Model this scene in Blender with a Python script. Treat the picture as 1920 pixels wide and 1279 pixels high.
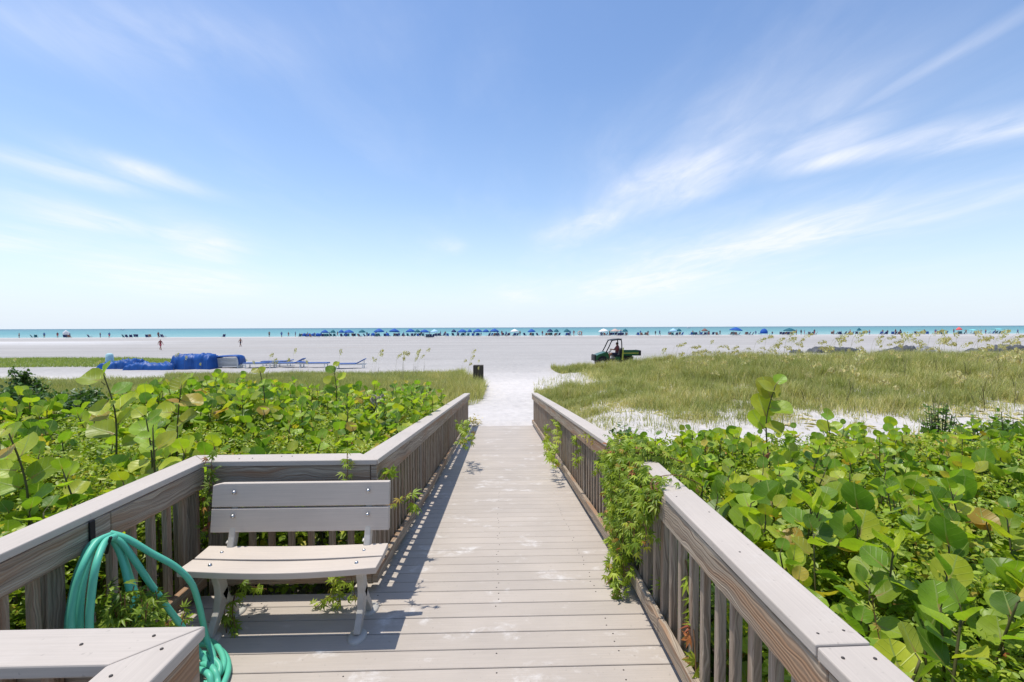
import bpy, math, random
import numpy as np
from mathutils import Vector, Matrix
random.seed(7)
RNG = np.random.default_rng(11)
for o in list(bpy.data.objects): bpy.data.objects.remove(o)
S = bpy.context.scene
COL = S.collection
rad = math.radians

# ------------------------------------------------------------------ camera
EYE = 1.72; FPX = 880.0
_y, _p, _r = rad(1.5), rad(1.66), rad(0.21)
CF = np.array([math.sin(_y)*math.cos(_p), math.cos(_y)*math.cos(_p), -math.sin(_p)])
_cr = np.array([math.cos(_y), -math.sin(_y), 0.0]); _cu = np.cross(_cr, CF)
CR = math.cos(_r)*_cr - math.sin(_r)*_cu; CU = math.sin(_r)*_cr + math.cos(_r)*_cu
cam = bpy.data.cameras.new('camera'); camo = bpy.data.objects.new('camera', cam); COL.objects.link(camo)
cam.sensor_width = 36; cam.lens = 36*FPX/1920; cam.clip_start = 0.05; cam.clip_end = 90000
camo.matrix_world = Matrix(((CR[0], CU[0], -CF[0], 0), (CR[1], CU[1], -CF[1], 0), (CR[2], CU[2], -CF[2], EYE), (0, 0, 0, 1)))
S.camera = camo

# ------------------------------------------------------------------ light
SUN_DIR = Vector((-0.26, 0.10, 1.0)).normalized()     # towards the sun
SUN_STRENGTH = 3.6; SKY_STRENGTH = 0.15; EXPOSURE = 0.26
sun = bpy.data.lights.new('sun', 'SUN'); suno = bpy.data.objects.new('sun', sun); COL.objects.link(suno)
sun.energy = SUN_STRENGTH; sun.angle = rad(0.5); sun.color = (1.0, 0.955, 0.875)
suno.rotation_euler = SUN_DIR.to_track_quat('Z', 'Y').to_euler(); suno.location = (0, 0, 30)
S.view_settings.view_transform = 'Standard'; S.view_settings.look = 'None'
S.view_settings.exposure = EXPOSURE; S.view_settings.gamma = 1

W = bpy.data.worlds.new('World'); S.world = W; W.use_nodes = True
nt = W.node_tree; nt.nodes.clear()

class NG:
    """small helper to write node graphs"""
    def __init__(s, nt): s.nt = nt
    def n(s, t, **k):
        nd = s.nt.nodes.new(t)
        for a, v in k.items(): setattr(nd, a, v)
        return nd
    def link(s, a, b): s.nt.links.new(a, b)
    def put(s, inp, v):
        if v is None: return
        if hasattr(v, 'is_output') or isinstance(v, bpy.types.NodeSocket): s.link(v, inp)
        else: inp.default_value = v
    def m(s, op, a, b=None, c=None, clamp=False):
        nd = s.n('ShaderNodeMath', operation=op, use_clamp=clamp)
        s.put(nd.inputs[0], a); s.put(nd.inputs[1], b); s.put(nd.inputs[2], c)
        return nd.outputs[0]
    def noise(s, vec, scale, detail=4, rough=.5, dist=0.0, dims='3D'):
        nd = s.n('ShaderNodeTexNoise', noise_dimensions=dims)
        if vec is not None: s.link(vec, nd.inputs['Vector'])
        nd.inputs['Scale'].default_value = scale; nd.inputs['Detail'].default_value = detail
        nd.inputs['Roughness'].default_value = rough; nd.inputs['Distortion'].default_value = dist
        return nd.outputs['Fac']
    def ramp(s, fac, stops, interp='LINEAR'):
        nd = s.n('ShaderNodeValToRGB'); nd.color_ramp.interpolation = interp
        s.link(fac, nd.inputs[0]); e = nd.color_ramp.elements
        while len(e) > 1: e.remove(e[-1])
        for i, (p, c) in enumerate(stops):
            el = e[0] if i == 0 else e.new(p)
            el.position = p; el.color = (c, c, c, 1) if isinstance(c, (int, float)) else (*c, 1)
        return nd.outputs[0]
    def mix(s, fac, a, b, mode='MIX'):
        nd = s.n('ShaderNodeMix', data_type='RGBA', blend_type=mode)
        s.put(nd.inputs[0], fac)
        for i, v in ((6, a), (7, b)):
            if isinstance(v, tuple): v = (*v, 1) if len(v) == 3 else v
            s.put(nd.inputs[i], v)
        return nd.outputs[2]
    def mapping(s, vec, scale=(1, 1, 1), loc=(0, 0, 0), rot=(0, 0, 0)):
        nd = s.n('ShaderNodeMapping'); s.link(vec, nd.inputs[0])
        nd.inputs['Location'].default_value = loc; nd.inputs['Rotation'].default_value = rot; nd.inputs['Scale'].default_value = scale
        return nd.outputs[0]
    def comb(s, x, y, z):
        nd = s.n('ShaderNodeCombineXYZ')
        for i, v in enumerate((x, y, z)): s.put(nd.inputs[i], v)
        return nd.outputs[0]
    def bump(s, h, strength=.3, dist=.02, normal=None):
        nd = s.n('ShaderNodeBump'); nd.inputs['Strength'].default_value = strength
        nd.inputs['Distance'].default_value = dist; s.link(h, nd.inputs['Height'])
        if normal is not None: s.link(normal, nd.inputs['Normal'])
        return nd.outputs[0]

g = NG(nt)
out = g.n('ShaderNodeOutputWorld'); bg = g.n('ShaderNodeBackground'); g.link(bg.outputs[0], out.inputs[0])
sky = g.n('ShaderNodeTexSky', sky_type='NISHITA', sun_disc=False)
sky.sun_elevation = math.asin(SUN_DIR.z); sky.sun_rotation = math.atan2(SUN_DIR.x, SUN_DIR.y)
sky.air_density = 1.0; sky.dust_density = 0.5; sky.ozone_density = 2.0; sky.altitude = 0
tc = g.n('ShaderNodeTexCoord'); sp = g.n('ShaderNodeSeparateXYZ'); g.link(tc.outputs['Generated'], sp.inputs[0])
dx, dy, dz = sp.outputs
zz = g.m('ADD', g.m('MAXIMUM', dz, 0.0), 0.045)
cu_, cv_ = g.m('DIVIDE', dx, zz), g.m('DIVIDE', dy, zz)       # a cloud sheet high above the beach
P = g.comb(cu_, cv_, 0.0)
warp = g.noise(g.mapping(P, (.55, .3, 1), (3.1, .7, 0)), 1.0, 3)
wv = g.m('MULTIPLY', g.m('SUBTRACT', warp, .5), 1.6)
def blob(u0, v0, wu, wvv, k=0.0, amp=1.0):
    """soft patch of cirrus over the sea at (u0, v0), leaning by k"""
    wu *= 1.35 if wu > .06 else 1; dv = g.m('SUBTRACT', cv_, v0)
    du = g.m('SUBTRACT', g.m('SUBTRACT', g.m('ADD', cu_, g.m('MULTIPLY', wv, .45 if wu > .12 else .15)), u0), g.m('MULTIPLY', dv, k))
    q = g.m('ADD', g.m('POWER', g.m('ABSOLUTE', g.m('DIVIDE', du, wu)), 2.0), g.m('POWER', g.m('ABSOLUTE', g.m('DIVIDE', dv, wvv)), 2.0))
    return g.m('MULTIPLY', g.m('EXPONENT', g.m('MULTIPLY', q, -1.0)), amp)
fib = g.noise(g.mapping(P, (3.0, 1.15, 1), (1.7, 5.2, 0), (0, 0, rad(-14))), 1.0, 9, .60, .8)
puff = g.noise(g.mapping(P, (1.5, .55, 1), (.3, 2.9, 0), (0, 0, rad(6))), 1.0, 6, .6, .3)
tex = g.m('MULTIPLY', g.ramp(fib, [(.30, 0.12), (.66, 1.0)]), g.ramp(puff, [(.30, .3), (.58, 1.0)]))
lanes = None
for b in (blob(.98, 2.95, .24, .75, -.26, 1.0), blob(.75, 3.7, .22, .8, -.2, .9), blob(2.4, 4.3, .42, 1.4, -.30, 1.25), blob(2.2, 7.0, .8, 2.4, 0, 1.2), blob(1.47, 1.62, .05, .42, -.1, .75), blob(1.45, 2.2, .16, .45, 0, .6),
          blob(1.78, 2.3, .14, .30, -.5, .9), blob(2.15, 2.05, .16, .30, -.6, .8), blob(2.9, 2.9, .3, .5, -.4, .5), blob(1.2, 2.0, .3, .6, -.2, .4), blob(-2.3, 2.6, .13, .35, .3, 1.1), blob(-1.85, 2.62, .11, .36, .3, 1.1),
          blob(-3.0, 3.5, .35, .6, 0, .7), blob(-2.7, 4.4, .25, .9, -.3, 1.0), blob(-4.3, 6.4, .7, 1.8, -.3, 1.1), blob(-4.2, 4.0, .5, .6, 0, .8), blob(-1.1, 1.5, .4, .2, .5, .3), blob(-.5, 4.6, .12, .3, 0, .5), blob(.4, 9.0, .5, 2.0, 0, .6)):
    lanes = b if lanes is None else g.m('MAXIMUM', lanes, b)
veil = g.m('MULTIPLY', g.ramp(puff, [(.45, 0.0), (.75, 1.0)]), .16)
cl = g.m('ADD', g.m('MULTIPLY', g.m('MULTIPLY', g.m('ADD', g.m('MULTIPLY', tex, .8), .16), lanes), 1.3), g.m('MULTIPLY', g.m('MULTIPLY', veil, tex), 1.0), clamp=True)
cl = g.m('MULTIPLY', cl, g.ramp(dz, [(0.0, .5), (.05, .7), (.2, .85), (1.0, .8)]))
hsv = g.n('ShaderNodeHueSaturation'); g.link(sky.outputs[0], hsv.inputs['Color']); hsv.inputs['Saturation'].default_value = 1.10; hsv.inputs['Hue'].default_value = .503; hsv.inputs['Value'].default_value = 1.06
# thin bright sea haze low over the horizon
skyc = g.mix(g.ramp(dz, [(0.0, .93), (.04, .80), (.12, .44), (.25, .15), (.45, .03), (.7, 0.0)]), hsv.outputs[0], (4.35, 4.9, 5.6))
g.link(g.mix(cl, skyc, (5.5, 5.65, 6.2)), bg.inputs[0]); bg.inputs[1].default_value = SKY_STRENGTH

# ------------------------------------------------------------------ helpers
def px(x, y, d):
    """world point seen at photo pixel (x, y) and lying d metres ahead along the boardwalk"""
    v = (x-960)/FPX*CR - (y-639.5)/FPX*CU + CF; t = d/v[1]
    return Vector((v[0]*t, d, EYE+v[2]*t))
def pz(x, y, z):
    v = (x-960)/FPX*CR - (y-639.5)/FPX*CU + CF; t = (z-EYE)/v[2]
    return Vector((v[0]*t, v[1]*t, z))
def tag(o, label=None, cat=None, group=None, kind=None):
    if label: o['label'] = label
    if cat: o['category'] = cat
    if group: o['group'] = group
    if kind: o['kind'] = kind
    return o
def empty(name, loc=(0, 0, 0), rz=0):
    o = bpy.data.objects.new(name, None); COL.objects.link(o); o.location = loc; o.rotation_euler = (0, 0, rz); o.empty_display_size = .1
    return o
def children(o): return [c for c in bpy.data.objects if c.parent == o]
def copy_tree(o, parent=None, kids=None):
    c = o.copy(); COL.objects.link(c)
    if parent is not None: c.parent = parent
    for ch in (kids if kids is not None else children(o)): copy_tree(ch, c)
    return c
ONES = ['', 'first', 'second', 'third', 'fourth', 'fifth', 'sixth', 'seventh', 'eighth', 'ninth', 'tenth', 'eleventh', 'twelfth', 'thirteenth',
        'fourteenth', 'fifteenth', 'sixteenth', 'seventeenth', 'eighteenth', 'nineteenth']
TENS = ['', '', 'twent', 'thirt', 'fort', 'fift', 'sixt', 'sevent', 'eight', 'ninet']
def ordn(n):
    if n >= 100: return 'hundredth' if n == 100 else 'hundred and ' + ordn(n-100)
    if n < 20: return ONES[n]
    return TENS[n//10] + ('ieth' if n % 10 == 0 else 'y-' + ONES[n % 10])

class MB:
    """collects shapes into ONE mesh; uv is in metres, u along the grain"""
    def __init__(s): s.v = []; s.f = []; s.uv = []; s.sm = []; s.mi = []
    def add(s, verts, faces, uvs=None, smooth=False, mi=0):
        b = len(s.v); s.v += [tuple(p) for p in verts]
        for i, f in enumerate(faces):
            s.f.append([b+k for k in f]); s.sm.append(smooth); s.mi.append(mi)
            s.uv += (uvs[i] if uvs else [(verts[k][0], verts[k][1]) for k in f])
        return s
    def hexa(s, c, mi=0):
        """8 corners: bottom loop 0-3, top loop 4-7; long axis = edge 0->1"""
        c = [Vector(p) for p in c]
        F = [(0, 3, 2, 1), (4, 5, 6, 7), (0, 1, 5, 4), (1, 2, 6, 5), (2, 3, 7, 6), (3, 0, 4, 7)]
        ax = (c[1]-c[0]); L = ax.length or 1; ax = ax/L
        o = random.uniform(0, 50), random.uniform(0, 50)
        uvs = []
        for k, f in enumerate(F):
            p = [c[i] for i in f]; n = (p[1]-p[0]).cross(p[3]-p[0])
            n = n.normalized() if n.length > 1e-12 else Vector((0, 0, 1))
            if abs(n.dot(ax)) > .8: w1 = (p[1]-p[0]).normalized(); w2 = n.cross(w1); uvs.append([(o[0]+7+.08*(q-c[0]).dot(w1), o[1]+(q-c[0]).dot(w2)) for q in p])
            else: w2 = n.cross(ax); uvs.append([(o[0]+(q-c[0]).dot(ax), o[1]+k*3.3+(q-c[0]).dot(w2)) for q in p])
        return s.add(c, F, uvs, mi=mi)
    def box(s, x0, x1, y0, y1, z0, z1, mi=0, axis=None):
        a = axis if axis is not None else max(range(3), key=lambda i: (x1-x0, y1-y0, z1-z0)[i])
        if a == 0: c = [(x0, y0, z0), (x1, y0, z0), (x1, y1, z0), (x0, y1, z0), (x0, y0, z1), (x1, y0, z1), (x1, y1, z1), (x0, y1, z1)]
        elif a == 1: c = [(x1, y0, z0), (x1, y1, z0), (x0, y1, z0), (x0, y0, z0), (x1, y0, z1), (x1, y1, z1), (x0, y1, z1), (x0, y0, z1)]
        else: c = [(x0, y0, z0), (x0, y0, z1), (x0, y1, z1), (x0, y1, z0), (x1, y0, z0), (x1, y0, z1), (x1, y1, z1), (x1, y1, z0)]
        if a == 2: c = [(x1, y0, z0), (x1, y0, z1), (x1, y1, z1), (x1, y1, z0), (x0, y0, z0), (x0, y0, z1), (x0, y1, z1), (x0, y1, z0)]
        return s.hexa(c, mi)
    def bar(s, a, b, w, h, up=(0, 0, 1), mi=0):
        a, b = Vector(a), Vector(b); t = (b-a).normalized(); u = Vector(up)
        if abs(t.dot(u)) > .98: u = Vector((0, 1, 0))
        r = t.cross(u).normalized()*w/2; u2 = r.cross(t).normalized()*h/2
        return s.hexa([a+r-u2, b+r-u2, b-r-u2, a-r-u2, a+r+u2, b+r+u2, b-r+u2, a-r+u2], mi)
    def tube(s, pts, r, n=8, caps=True, mi=0, smooth=True):
        pts = [Vector(p) for p in pts]; rs = r if isinstance(r, (list, tuple)) else [r]*len(pts)
        b = []; t0 = (pts[1]-pts[0]).normalized(); u = Vector((0, 0, 1)) if abs(t0.z) < .9 else Vector((1, 0, 0))
        L = 0; vs = []; Ls = []
        for i, p in enumerate(pts):
            t = ((pts[min(i+1, len(pts)-1)]-pts[max(i-1, 0)]) or t0).normalized()
            u = (u - t*u.dot(t)).normalized(); w = t.cross(u)
            if i: L += (p-pts[i-1]).length
            Ls.append(L)
            for k in range(n):
                a = 2*math.pi*k/n; vs.append(p+(u*math.cos(a)+w*math.sin(a))*rs[i])
        fs = []; uvs = []
        for i in range(len(pts)-1):
            for k in range(n):
                k2 = (k+1) % n; fs.append((i*n+k, i*n+k2, (i+1)*n+k2, (i+1)*n+k))
                uvs.append([(Ls[i], k/n*.2), (Ls[i], (k+1)/n*.2), (Ls[i+1], (k+1)/n*.2), (Ls[i+1], k/n*.2)])
        if caps:
            fs += [tuple(range(n))[::-1], tuple((len(pts)-1)*n+k for k in range(n))]; uvs += [[(0, 0)]*n, [(0, 0)]*n]
        return s.add(vs, fs, uvs, smooth, mi)
    def lathe(s, prof, c=(0, 0, 0), axis='Z', n=16, smooth=True, mi=0, squash=1.0):
        c = Vector(c); vs = []; m = len(prof)
        for k in range(n):
            a = 2*math.pi*k/n
            for (r, h) in prof:
                x, y = r*math.cos(a), r*math.sin(a)*squash
                vs.append(c+Vector({'Z': (x, y, h), 'X': (h, x, y), 'Y': (x, h, y)}[axis]))
        fs = [(k*m+i, ((k+1) % n)*m+i, ((k+1) % n)*m+i+1, k*m+i+1) for k in range(n) for i in range(m-1)]
        return s.add(vs, fs, [[(0, 0)]*4]*len(fs), smooth, mi)
    def build(s, name, mats, parent=None, bevel=0.0, sub=0, segs=1):
        me = bpy.data.meshes.new(name); me.from_pydata(s.v, [], s.f); uvl = me.uv_layers.new(name='UVMap')
        uvl.data.foreach_set('uv', np.array(s.uv, dtype=np.float32).ravel())
        for p, q, mi in zip(me.polygons, s.sm, s.mi): p.use_smooth = q; p.material_index = mi
        for m in (mats if isinstance(mats, (list, tuple)) else [mats]): me.materials.append(m)
        o = bpy.data.objects.new(name, me); COL.objects.link(o)
        if parent is not None: o.parent = parent
        if bevel:
            b = o.modifiers.new('bevel', 'BEVEL'); b.width = bevel; b.segments = segs; b.limit_method = 'ANGLE'; b.angle_limit = rad(40)
        if sub: m_ = o.modifiers.new('sub', 'SUBSURF'); m_.levels = sub; m_.render_levels = sub
        return o

def np_mesh(name, V, loops, starts, uv=None, cols=None, mat=None, parent=None, smooth=True):
    me = bpy.data.meshes.new(name)
    me.vertices.add(len(V)); me.vertices.foreach_set('co', V.astype(np.float32).ravel())
    me.loops.add(len(loops)); me.loops.foreach_set('vertex_index', loops.astype(np.int32))
    me.polygons.add(len(starts)); me.polygons.foreach_set('loop_start', starts.astype(np.int32))
    if uv is not None: me.uv_layers.new(name='UVMap').data.foreach_set('uv', uv.astype(np.float32).ravel())
    me.update(calc_edges=True); me.validate(verbose=False)
    if smooth: me.polygons.foreach_set('use_smooth', np.ones(len(starts), dtype=bool))
    if cols is not None:
        a = me.attributes.new('tint', 'FLOAT_COLOR', 'POINT'); a.data.foreach_set('color', cols.astype(np.float32).ravel())
    if mat: me.materials.append(mat)
    o = bpy.data.objects.new(name, me); COL.objects.link(o)
    if parent is not None: o.parent = parent
    return o
def scatter(name, tv, tf, tuv, C, T, N, SZ, tint, mat, parent=None, bend=None):
    """one mesh of many leaves: template (verts tv, faces tf, uv tuv) at centres C, tip direction T, normal N, size SZ"""
    C, T, N = (np.asarray(a, float) for a in (C, T, N)); n = len(C); tv = np.asarray(tv, float); SZ = np.asarray(SZ, float)
    N = N/np.maximum(np.linalg.norm(N, axis=1, keepdims=True), 1e-9)
    T = T-N*(T*N).sum(1, keepdims=True); T = T/np.maximum(np.linalg.norm(T, axis=1, keepdims=True), 1e-9); B = np.cross(N, T)
    k = len(tv); s = SZ[:, None, None]
    V = C[:, None, :] + s*(tv[None, :, 0, None]*B[:, None, :] + tv[None, :, 1, None]*T[:, None, :] + (tv[None, :, 2, None]*(1 if bend is None else bend[:, None, None]))*N[:, None, :])
    V = V.reshape(-1, 3)
    fl = np.concatenate([np.array(f) for f in tf]); ln = np.array([len(f) for f in tf])
    loops = (fl[None, :] + (np.arange(n)*k)[:, None]).ravel()
    st0 = np.concatenate([[0], np.cumsum(ln)[:-1]]); starts = (st0[None, :] + (np.arange(n)*len(fl))[:, None]).ravel()
    uv = np.tile(np.asarray(tuv, float)[fl], (n, 1))
    cols = np.repeat(np.asarray(tint, float), k, axis=0)
    return np_mesh(name, V, loops, starts, uv, cols, mat, parent)
def rnd(n, a=0., b=1.): return RNG.uniform(a, b, n)
def smooth(x, a, b):
    t = np.clip((np.asarray(x, float)-a)/(b-a), 0, 1); return t*t*(3-2*t)
# cheap value noise on the plane
_tab = np.random.default_rng(3).random((256, 256))
def vnoise(x, y, s=1.0, o=0):
    x = np.asarray(x, float)*s+o*17.3+500; y = np.asarray(y, float)*s+o*9.1+500
    xi = np.floor(x).astype(int); yi = np.floor(y).astype(int); fx = x-xi; fy = y-yi; fx = fx*fx*(3-2*fx); fy = fy*fy*(3-2*fy)
    t = lambda a, b: _tab[a % 256, b % 256]
    return (t(xi, yi)*(1-fx)+t(xi+1, yi)*fx)*(1-fy)+(t(xi, yi+1)*(1-fx)+t(xi+1, yi+1)*fx)*fy
def fnoise(x, y, s=1.0, o=0): return .55*vnoise(x, y, s, o)+.3*vnoise(x, y, s*2.1, o+1)+.15*vnoise(x, y, s*4.3, o+2)

# ------------------------------------------------------------------ materials
def mat(name): m = bpy.data.materials.new(name); m.use_nodes = True; m.node_tree.nodes.clear(); return m, NG(m.node_tree)
def finish(g, color, rough=.6, normal=None, spec=.3, metallic=0.0, transl=None, tcol=None):
    o = g.n('ShaderNodeOutputMaterial'); b = g.n('ShaderNodeBsdfPrincipled')
    g.put(b.inputs['Base Color'], (*color, 1) if isinstance(color, tuple) and len(color) == 3 else color)
    g.put(b.inputs['Roughness'], rough); g.put(b.inputs['Specular IOR Level'], spec); g.put(b.inputs['Metallic'], metallic)
    if normal is not None: g.link(normal, b.inputs['Normal'])
    if transl:
        t = g.n('ShaderNodeBsdfTranslucent'); g.put(t.inputs[0], tcol if tcol is not None else color)
        if normal is not None: g.link(normal, t.inputs['Normal'])
        mx = g.n('ShaderNodeMixShader'); mx.inputs[0].default_value = transl; g.link(b.outputs[0], mx.inputs[1]); g.link(t.outputs[0], mx.inputs[2]); g.link(mx.outputs[0], o.inputs[0])
    else: g.link(b.outputs[0], o.inputs[0])
def paint(name, c, rough=.5, metallic=0.0, var=.12, spec=.35, scale=9):
    m, g = mat(name); tc = g.n('ShaderNodeTexCoord')
    n = g.noise(tc.outputs['Object'], scale, 5, .6)
    f = g.ramp(n, [(.3, 1-var), (.7, 1+var*.6)])
    finish(g, g.mix(1.0, c, f, 'MULTIPLY'), rough, g.bump(n, .06, .005), spec, metallic); return m
def wood(name, light, dark, warm, warm_amt, stripe=1.0, grain=1.0, rough=.8):
    """weathered timber; uv in metres with u along the board"""
    m, g = mat(name); uv = g.n('ShaderNodeUVMap'); geo = g.n('ShaderNodeNewGeometry'); isl = geo.outputs['Random Per Island']
    w = g.noise(g.mapping(uv.outputs[0], (1.9, 4.5, 1)), 1.0, 3)
    sp = g.n('ShaderNodeSeparateXYZ'); g.link(uv.outputs[0], sp.inputs[0])
    v2 = g.m('ADD', sp.outputs[1], g.m('MULTIPLY', w, .16))
    P = g.comb(g.m('ADD', sp.outputs[0], g.m('MULTIPLY', isl, 40.0)), v2, isl)
    a = g.noise(g.mapping(P, (1.3, 70, 1)), 1.0, 6, .6)
    b = g.noise(g.mapping(P, (2.5, 260, 1)), 1.0, 3, .6)
    c = g.noise(g.mapping(P, (.9, 9, 1)), 1.0, 3, .5)
    col = g.mix(g.ramp(a, [(.35, 0.0), (.66, 1.0)]), dark, light)
    kv = g.n('ShaderNodeTexVoronoi'); g.link(g.mapping(P, (1.5, 8, 1)), kv.inputs['Vector']); kv.inputs['Scale'].default_value = 1.0
    col = g.mix(g.ramp(kv.outputs['Distance'], [(.06, .75), (.13, 0.0)]), col, tuple(x*.6 for x in dark))
    wf = g.m('MULTIPLY', g.ramp(c, [(.49, 0.0), (.62, 1.0)]), warm_amt)
    col = g.mix(wf, col, g.mix(a, warm, tuple(x*.45 for x in warm)))
    lines = g.ramp(b, [(.3, .55), (.45, 1.0)])
    col = g.mix(.55*grain, col, g.mix(1.0, col, lines, 'MULTIPLY'))
    rings = g.n('ShaderNodeTexWave', wave_type='BANDS', bands_direction='Y'); g.link(g.mapping(P, (1.2, 24*stripe, 1)), rings.inputs[0])
    rings.inputs['Scale'].default_value = 1; rings.inputs['Distortion'].default_value = 3.5; rings.inputs['Detail'].default_value = 3; rings.inputs['Detail Scale'].default_value = .5
    rf = g.ramp(rings.outputs['Fac'], [(0, .78), (.35, 1.0), (1, 1.0)])
    col = g.mix(.6*grain, col, g.mix(1.0, col, rf, 'MULTIPLY'))
    tone = g.ramp(isl, [(0, .82), (1, 1.14)]); col = g.mix(1.0, col, tone, 'MULTIPLY')
    h = g.m('ADD', a, g.m('MULTIPLY', rings.outputs['Fac'], .6))
    finish(g, col, rough, g.bump(h, .5, .004), .2); return m
M = {}
M['rail_wood'] = wood('weathered_rail_wood', (.44, .365, .275), (.19, .14, .10), (.42, .21, .095), .62)
M['picket_wood'] = wood('weathered_picket_wood', (.43, .35, .265), (.22, .165, .12), (.34, .20, .12), .5, 1.0)
M['post_wood'] = wood('weathered_post_wood', (.34, .29, .23), (.15, .12, .09), (.26, .16, .09), .4)
M['piling_wood'] = wood('dark_piling_wood', (.10, .085, .065), (.035, .03, .022), (.12, .08, .05), .3)

def composite(name, base, stain=0.0, plank_var=.06):
    m, g = mat(name); uv = g.n('ShaderNodeUVMap'); geo = g.n('ShaderNodeNewGeometry'); isl = geo.outputs['Random Per Island']
    pos = geo.outputs['Position']
    a = g.noise(g.mapping(uv.outputs[0], (3, 150, 1)), 1.0, 4, .6)
    b = g.noise(pos, 1.7, 5, .6); c = g.noise(pos, 26, 3, .6)
    col = g.mix(g.ramp(a, [(.3, 0.0), (.7, 1.0)]), tuple(x*.93 for x in base), tuple(min(1, x*1.05) for x in base))
    col = g.mix(1.0, col, g.ramp(b, [(.3, .92), (.7, 1.05)]), 'MULTIPLY')
    col = g.mix(1.0, col, g.ramp(isl, [(0, 1-plank_var), (1, 1+plank_var)]), 'MULTIPLY')
    if stain:
        s1 = g.noise(g.mapping(pos, (1.6, 2.4, 1)), 1.5, 8, .68, .3); s2 = g.noise(pos, 7.0, 6, .7)
        st = g.m('MULTIPLY', g.ramp(s1, [(.56, 0.0), (.66, 1.0)]), g.ramp(s2, [(.42, 0.0), (.62, 1.0)]))
        s3 = g.noise(g.mapping(pos, (1, 1, 1), (9, 3, 0)), 3.3, 7, .7, .6)
        st = g.m('MAXIMUM', st, g.m('MULTIPLY', g.ramp(s3, [(.66, 0.0), (.74, 1.0)]), .7))
        col = g.mix(g.m('MULTIPLY', st, stain), col, (.74, .71, .68))
        d1 = g.noise(g.mapping(pos, (1, 1, 1), (1, 8, 0)), 45, 2, .5)
        col = g.mix(g.m('MULTIPLY', g.ramp(d1, [(.69, 0.0), (.73, 1.0)]), .3), col, (.2, .17, .14))
    finish(g, col, .62, g.bump(g.m('ADD', a, g.m('MULTIPLY', c, .5)), .18, .003), .3); return m
M['cap'] = composite('composite_cap', (.51, .445, .38), .15, .03)
M['deck'] = composite('composite_deck', (.455, .395, .335), .75, .055)
M['bench_slat'] = composite('composite_slat', (.58, .50, .42), 0, .03)
M['cast'] = paint('painted_cast_metal', (.50, .47, .42), .55, .1, .2)
M['bolt'] = paint('galvanised_bolt', (.5, .5, .5), .3, .9, .1)
M['black_metal'] = paint('black_iron', (.012, .012, .014), .45, .3, .3)
M['screw'] = paint('dark_screw', (.06, .05, .045), .6, .3, .2)
M['steel'] = paint('dull_steel', (.25, .24, .24), .4, .8, .2)
M['hose'] = paint('green_rubber_hose', (.11, .50, .34), .42, 0, .10, .35, 3)

# sand / terrain
m, g = mat('beach_sand'); geo = g.n('ShaderNodeNewGeometry'); pos = geo.outputs['Position']
at = g.n('ShaderNodeAttribute', attribute_name='tint'); asp = g.n('ShaderNodeSeparateColor'); g.link(at.outputs['Color'], asp.inputs[0])
n1 = g.noise(pos, .35, 6, .6); n2 = g.noise(pos, 4.0, 5, .65); n3 = g.noise(pos, 60.0, 3, .7); n4 = g.noise(g.mapping(pos, (.012, .10, 1)), 1.0, 5, .6)
col = g.mix(asp.outputs[0], (.625, .58, .54), (.375, .355, .333))
col = g.mix(asp.outputs[1], col, (.60, .58, .56))
col = g.mix(asp.outputs[2], col, (.09, .07, .045))
col = g.mix(1.0, col, g.ramp(n4, [(.3, .87), (.68, 1.07)]), 'MULTIPLY')
col = g.mix(1.0, col, g.ramp(n1, [(.3, .95), (.7, 1.04)]), 'MULTIPLY')
col = g.mix(1.0, col, g.ramp(n2, [(.32, .90), (.6, 1.03)]), 'MULTIPLY')
col = g.mix(1.0, col, g.ramp(n3, [(.25, .90), (.6, 1.02)]), 'MULTIPLY')
at2 = g.n('ShaderNodeAttribute', attribute_name='tint')
col = g.mix(g.m('SUBTRACT', 1.0, at2.outputs['Alpha']), col, (.36, .30, .235))
vor = g.n('ShaderNodeTexVoronoi', feature='SMOOTH_F1'); g.link(pos, vor.inputs['Vector']); vor.inputs['Scale'].default_value = 3.4; vor.inputs['Smoothness'].default_value = .6
h = g.m('ADD', g.m('MULTIPLY', n2, .6), g.m('ADD', g.m('MULTIPLY', vor.outputs['Distance'], .8), g.m('MULTIPLY', n3, .10)))
finish(g, col, .9, g.bump(h, 1.0, .07), .15); M['sand'] = m

# water: shallow turquoise turning blue-green offshore
m, g = mat('gulf_water'); geo = g.n('ShaderNodeNewGeometry'); pos = geo.outputs['Position']; sp = g.n('ShaderNodeSeparateXYZ'); g.link(pos, sp.inputs[0])
lg = g.m('LOGARITHM', g.m('MAXIMUM', sp.outputs[1], 10.0), 10.0)
t = g.m('DIVIDE', g.m('SUBTRACT', lg, 2.16), 2.0)
t = g.m('ADD', t, g.m('MULTIPLY', g.m('SUBTRACT', g.noise(g.mapping(pos, (.0015, .012, 1)), 1.0, 4), .5), .14))
col = g.ramp(t, [(0, (.30, .42, .39)), (.02, (.19, .36, .34)), (.16, (.085, .27, .275)), (.4, (.06, .205, .225)), (.62, (.03, .13, .17)), (.95, (.02, .08, .13))])
wv1 = g.noise(g.mapping(pos, (.12, .6, 1)), 1.0, 5, .6); wv2 = g.noise(g.mapping(pos, (.9, 2.6, 1)), 1.0, 4, .6)
foam = g.m('MULTIPLY', g.ramp(g.noise(g.mapping(pos, (.03, .45, 1)), 1.0, 6, .65), [(.60, 0.0), (.68, 1.0)]), g.ramp(t, [(0, .9), (.07, .25), (.2, 0.0)]))
col = g.mix(foam, col, (.75, .8, .8))
finish(g, col, .35, g.bump(g.m('ADD', wv1, g.m('MULTIPLY', wv2, .4)), .8, .3), .12); M['water'] = m

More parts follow.
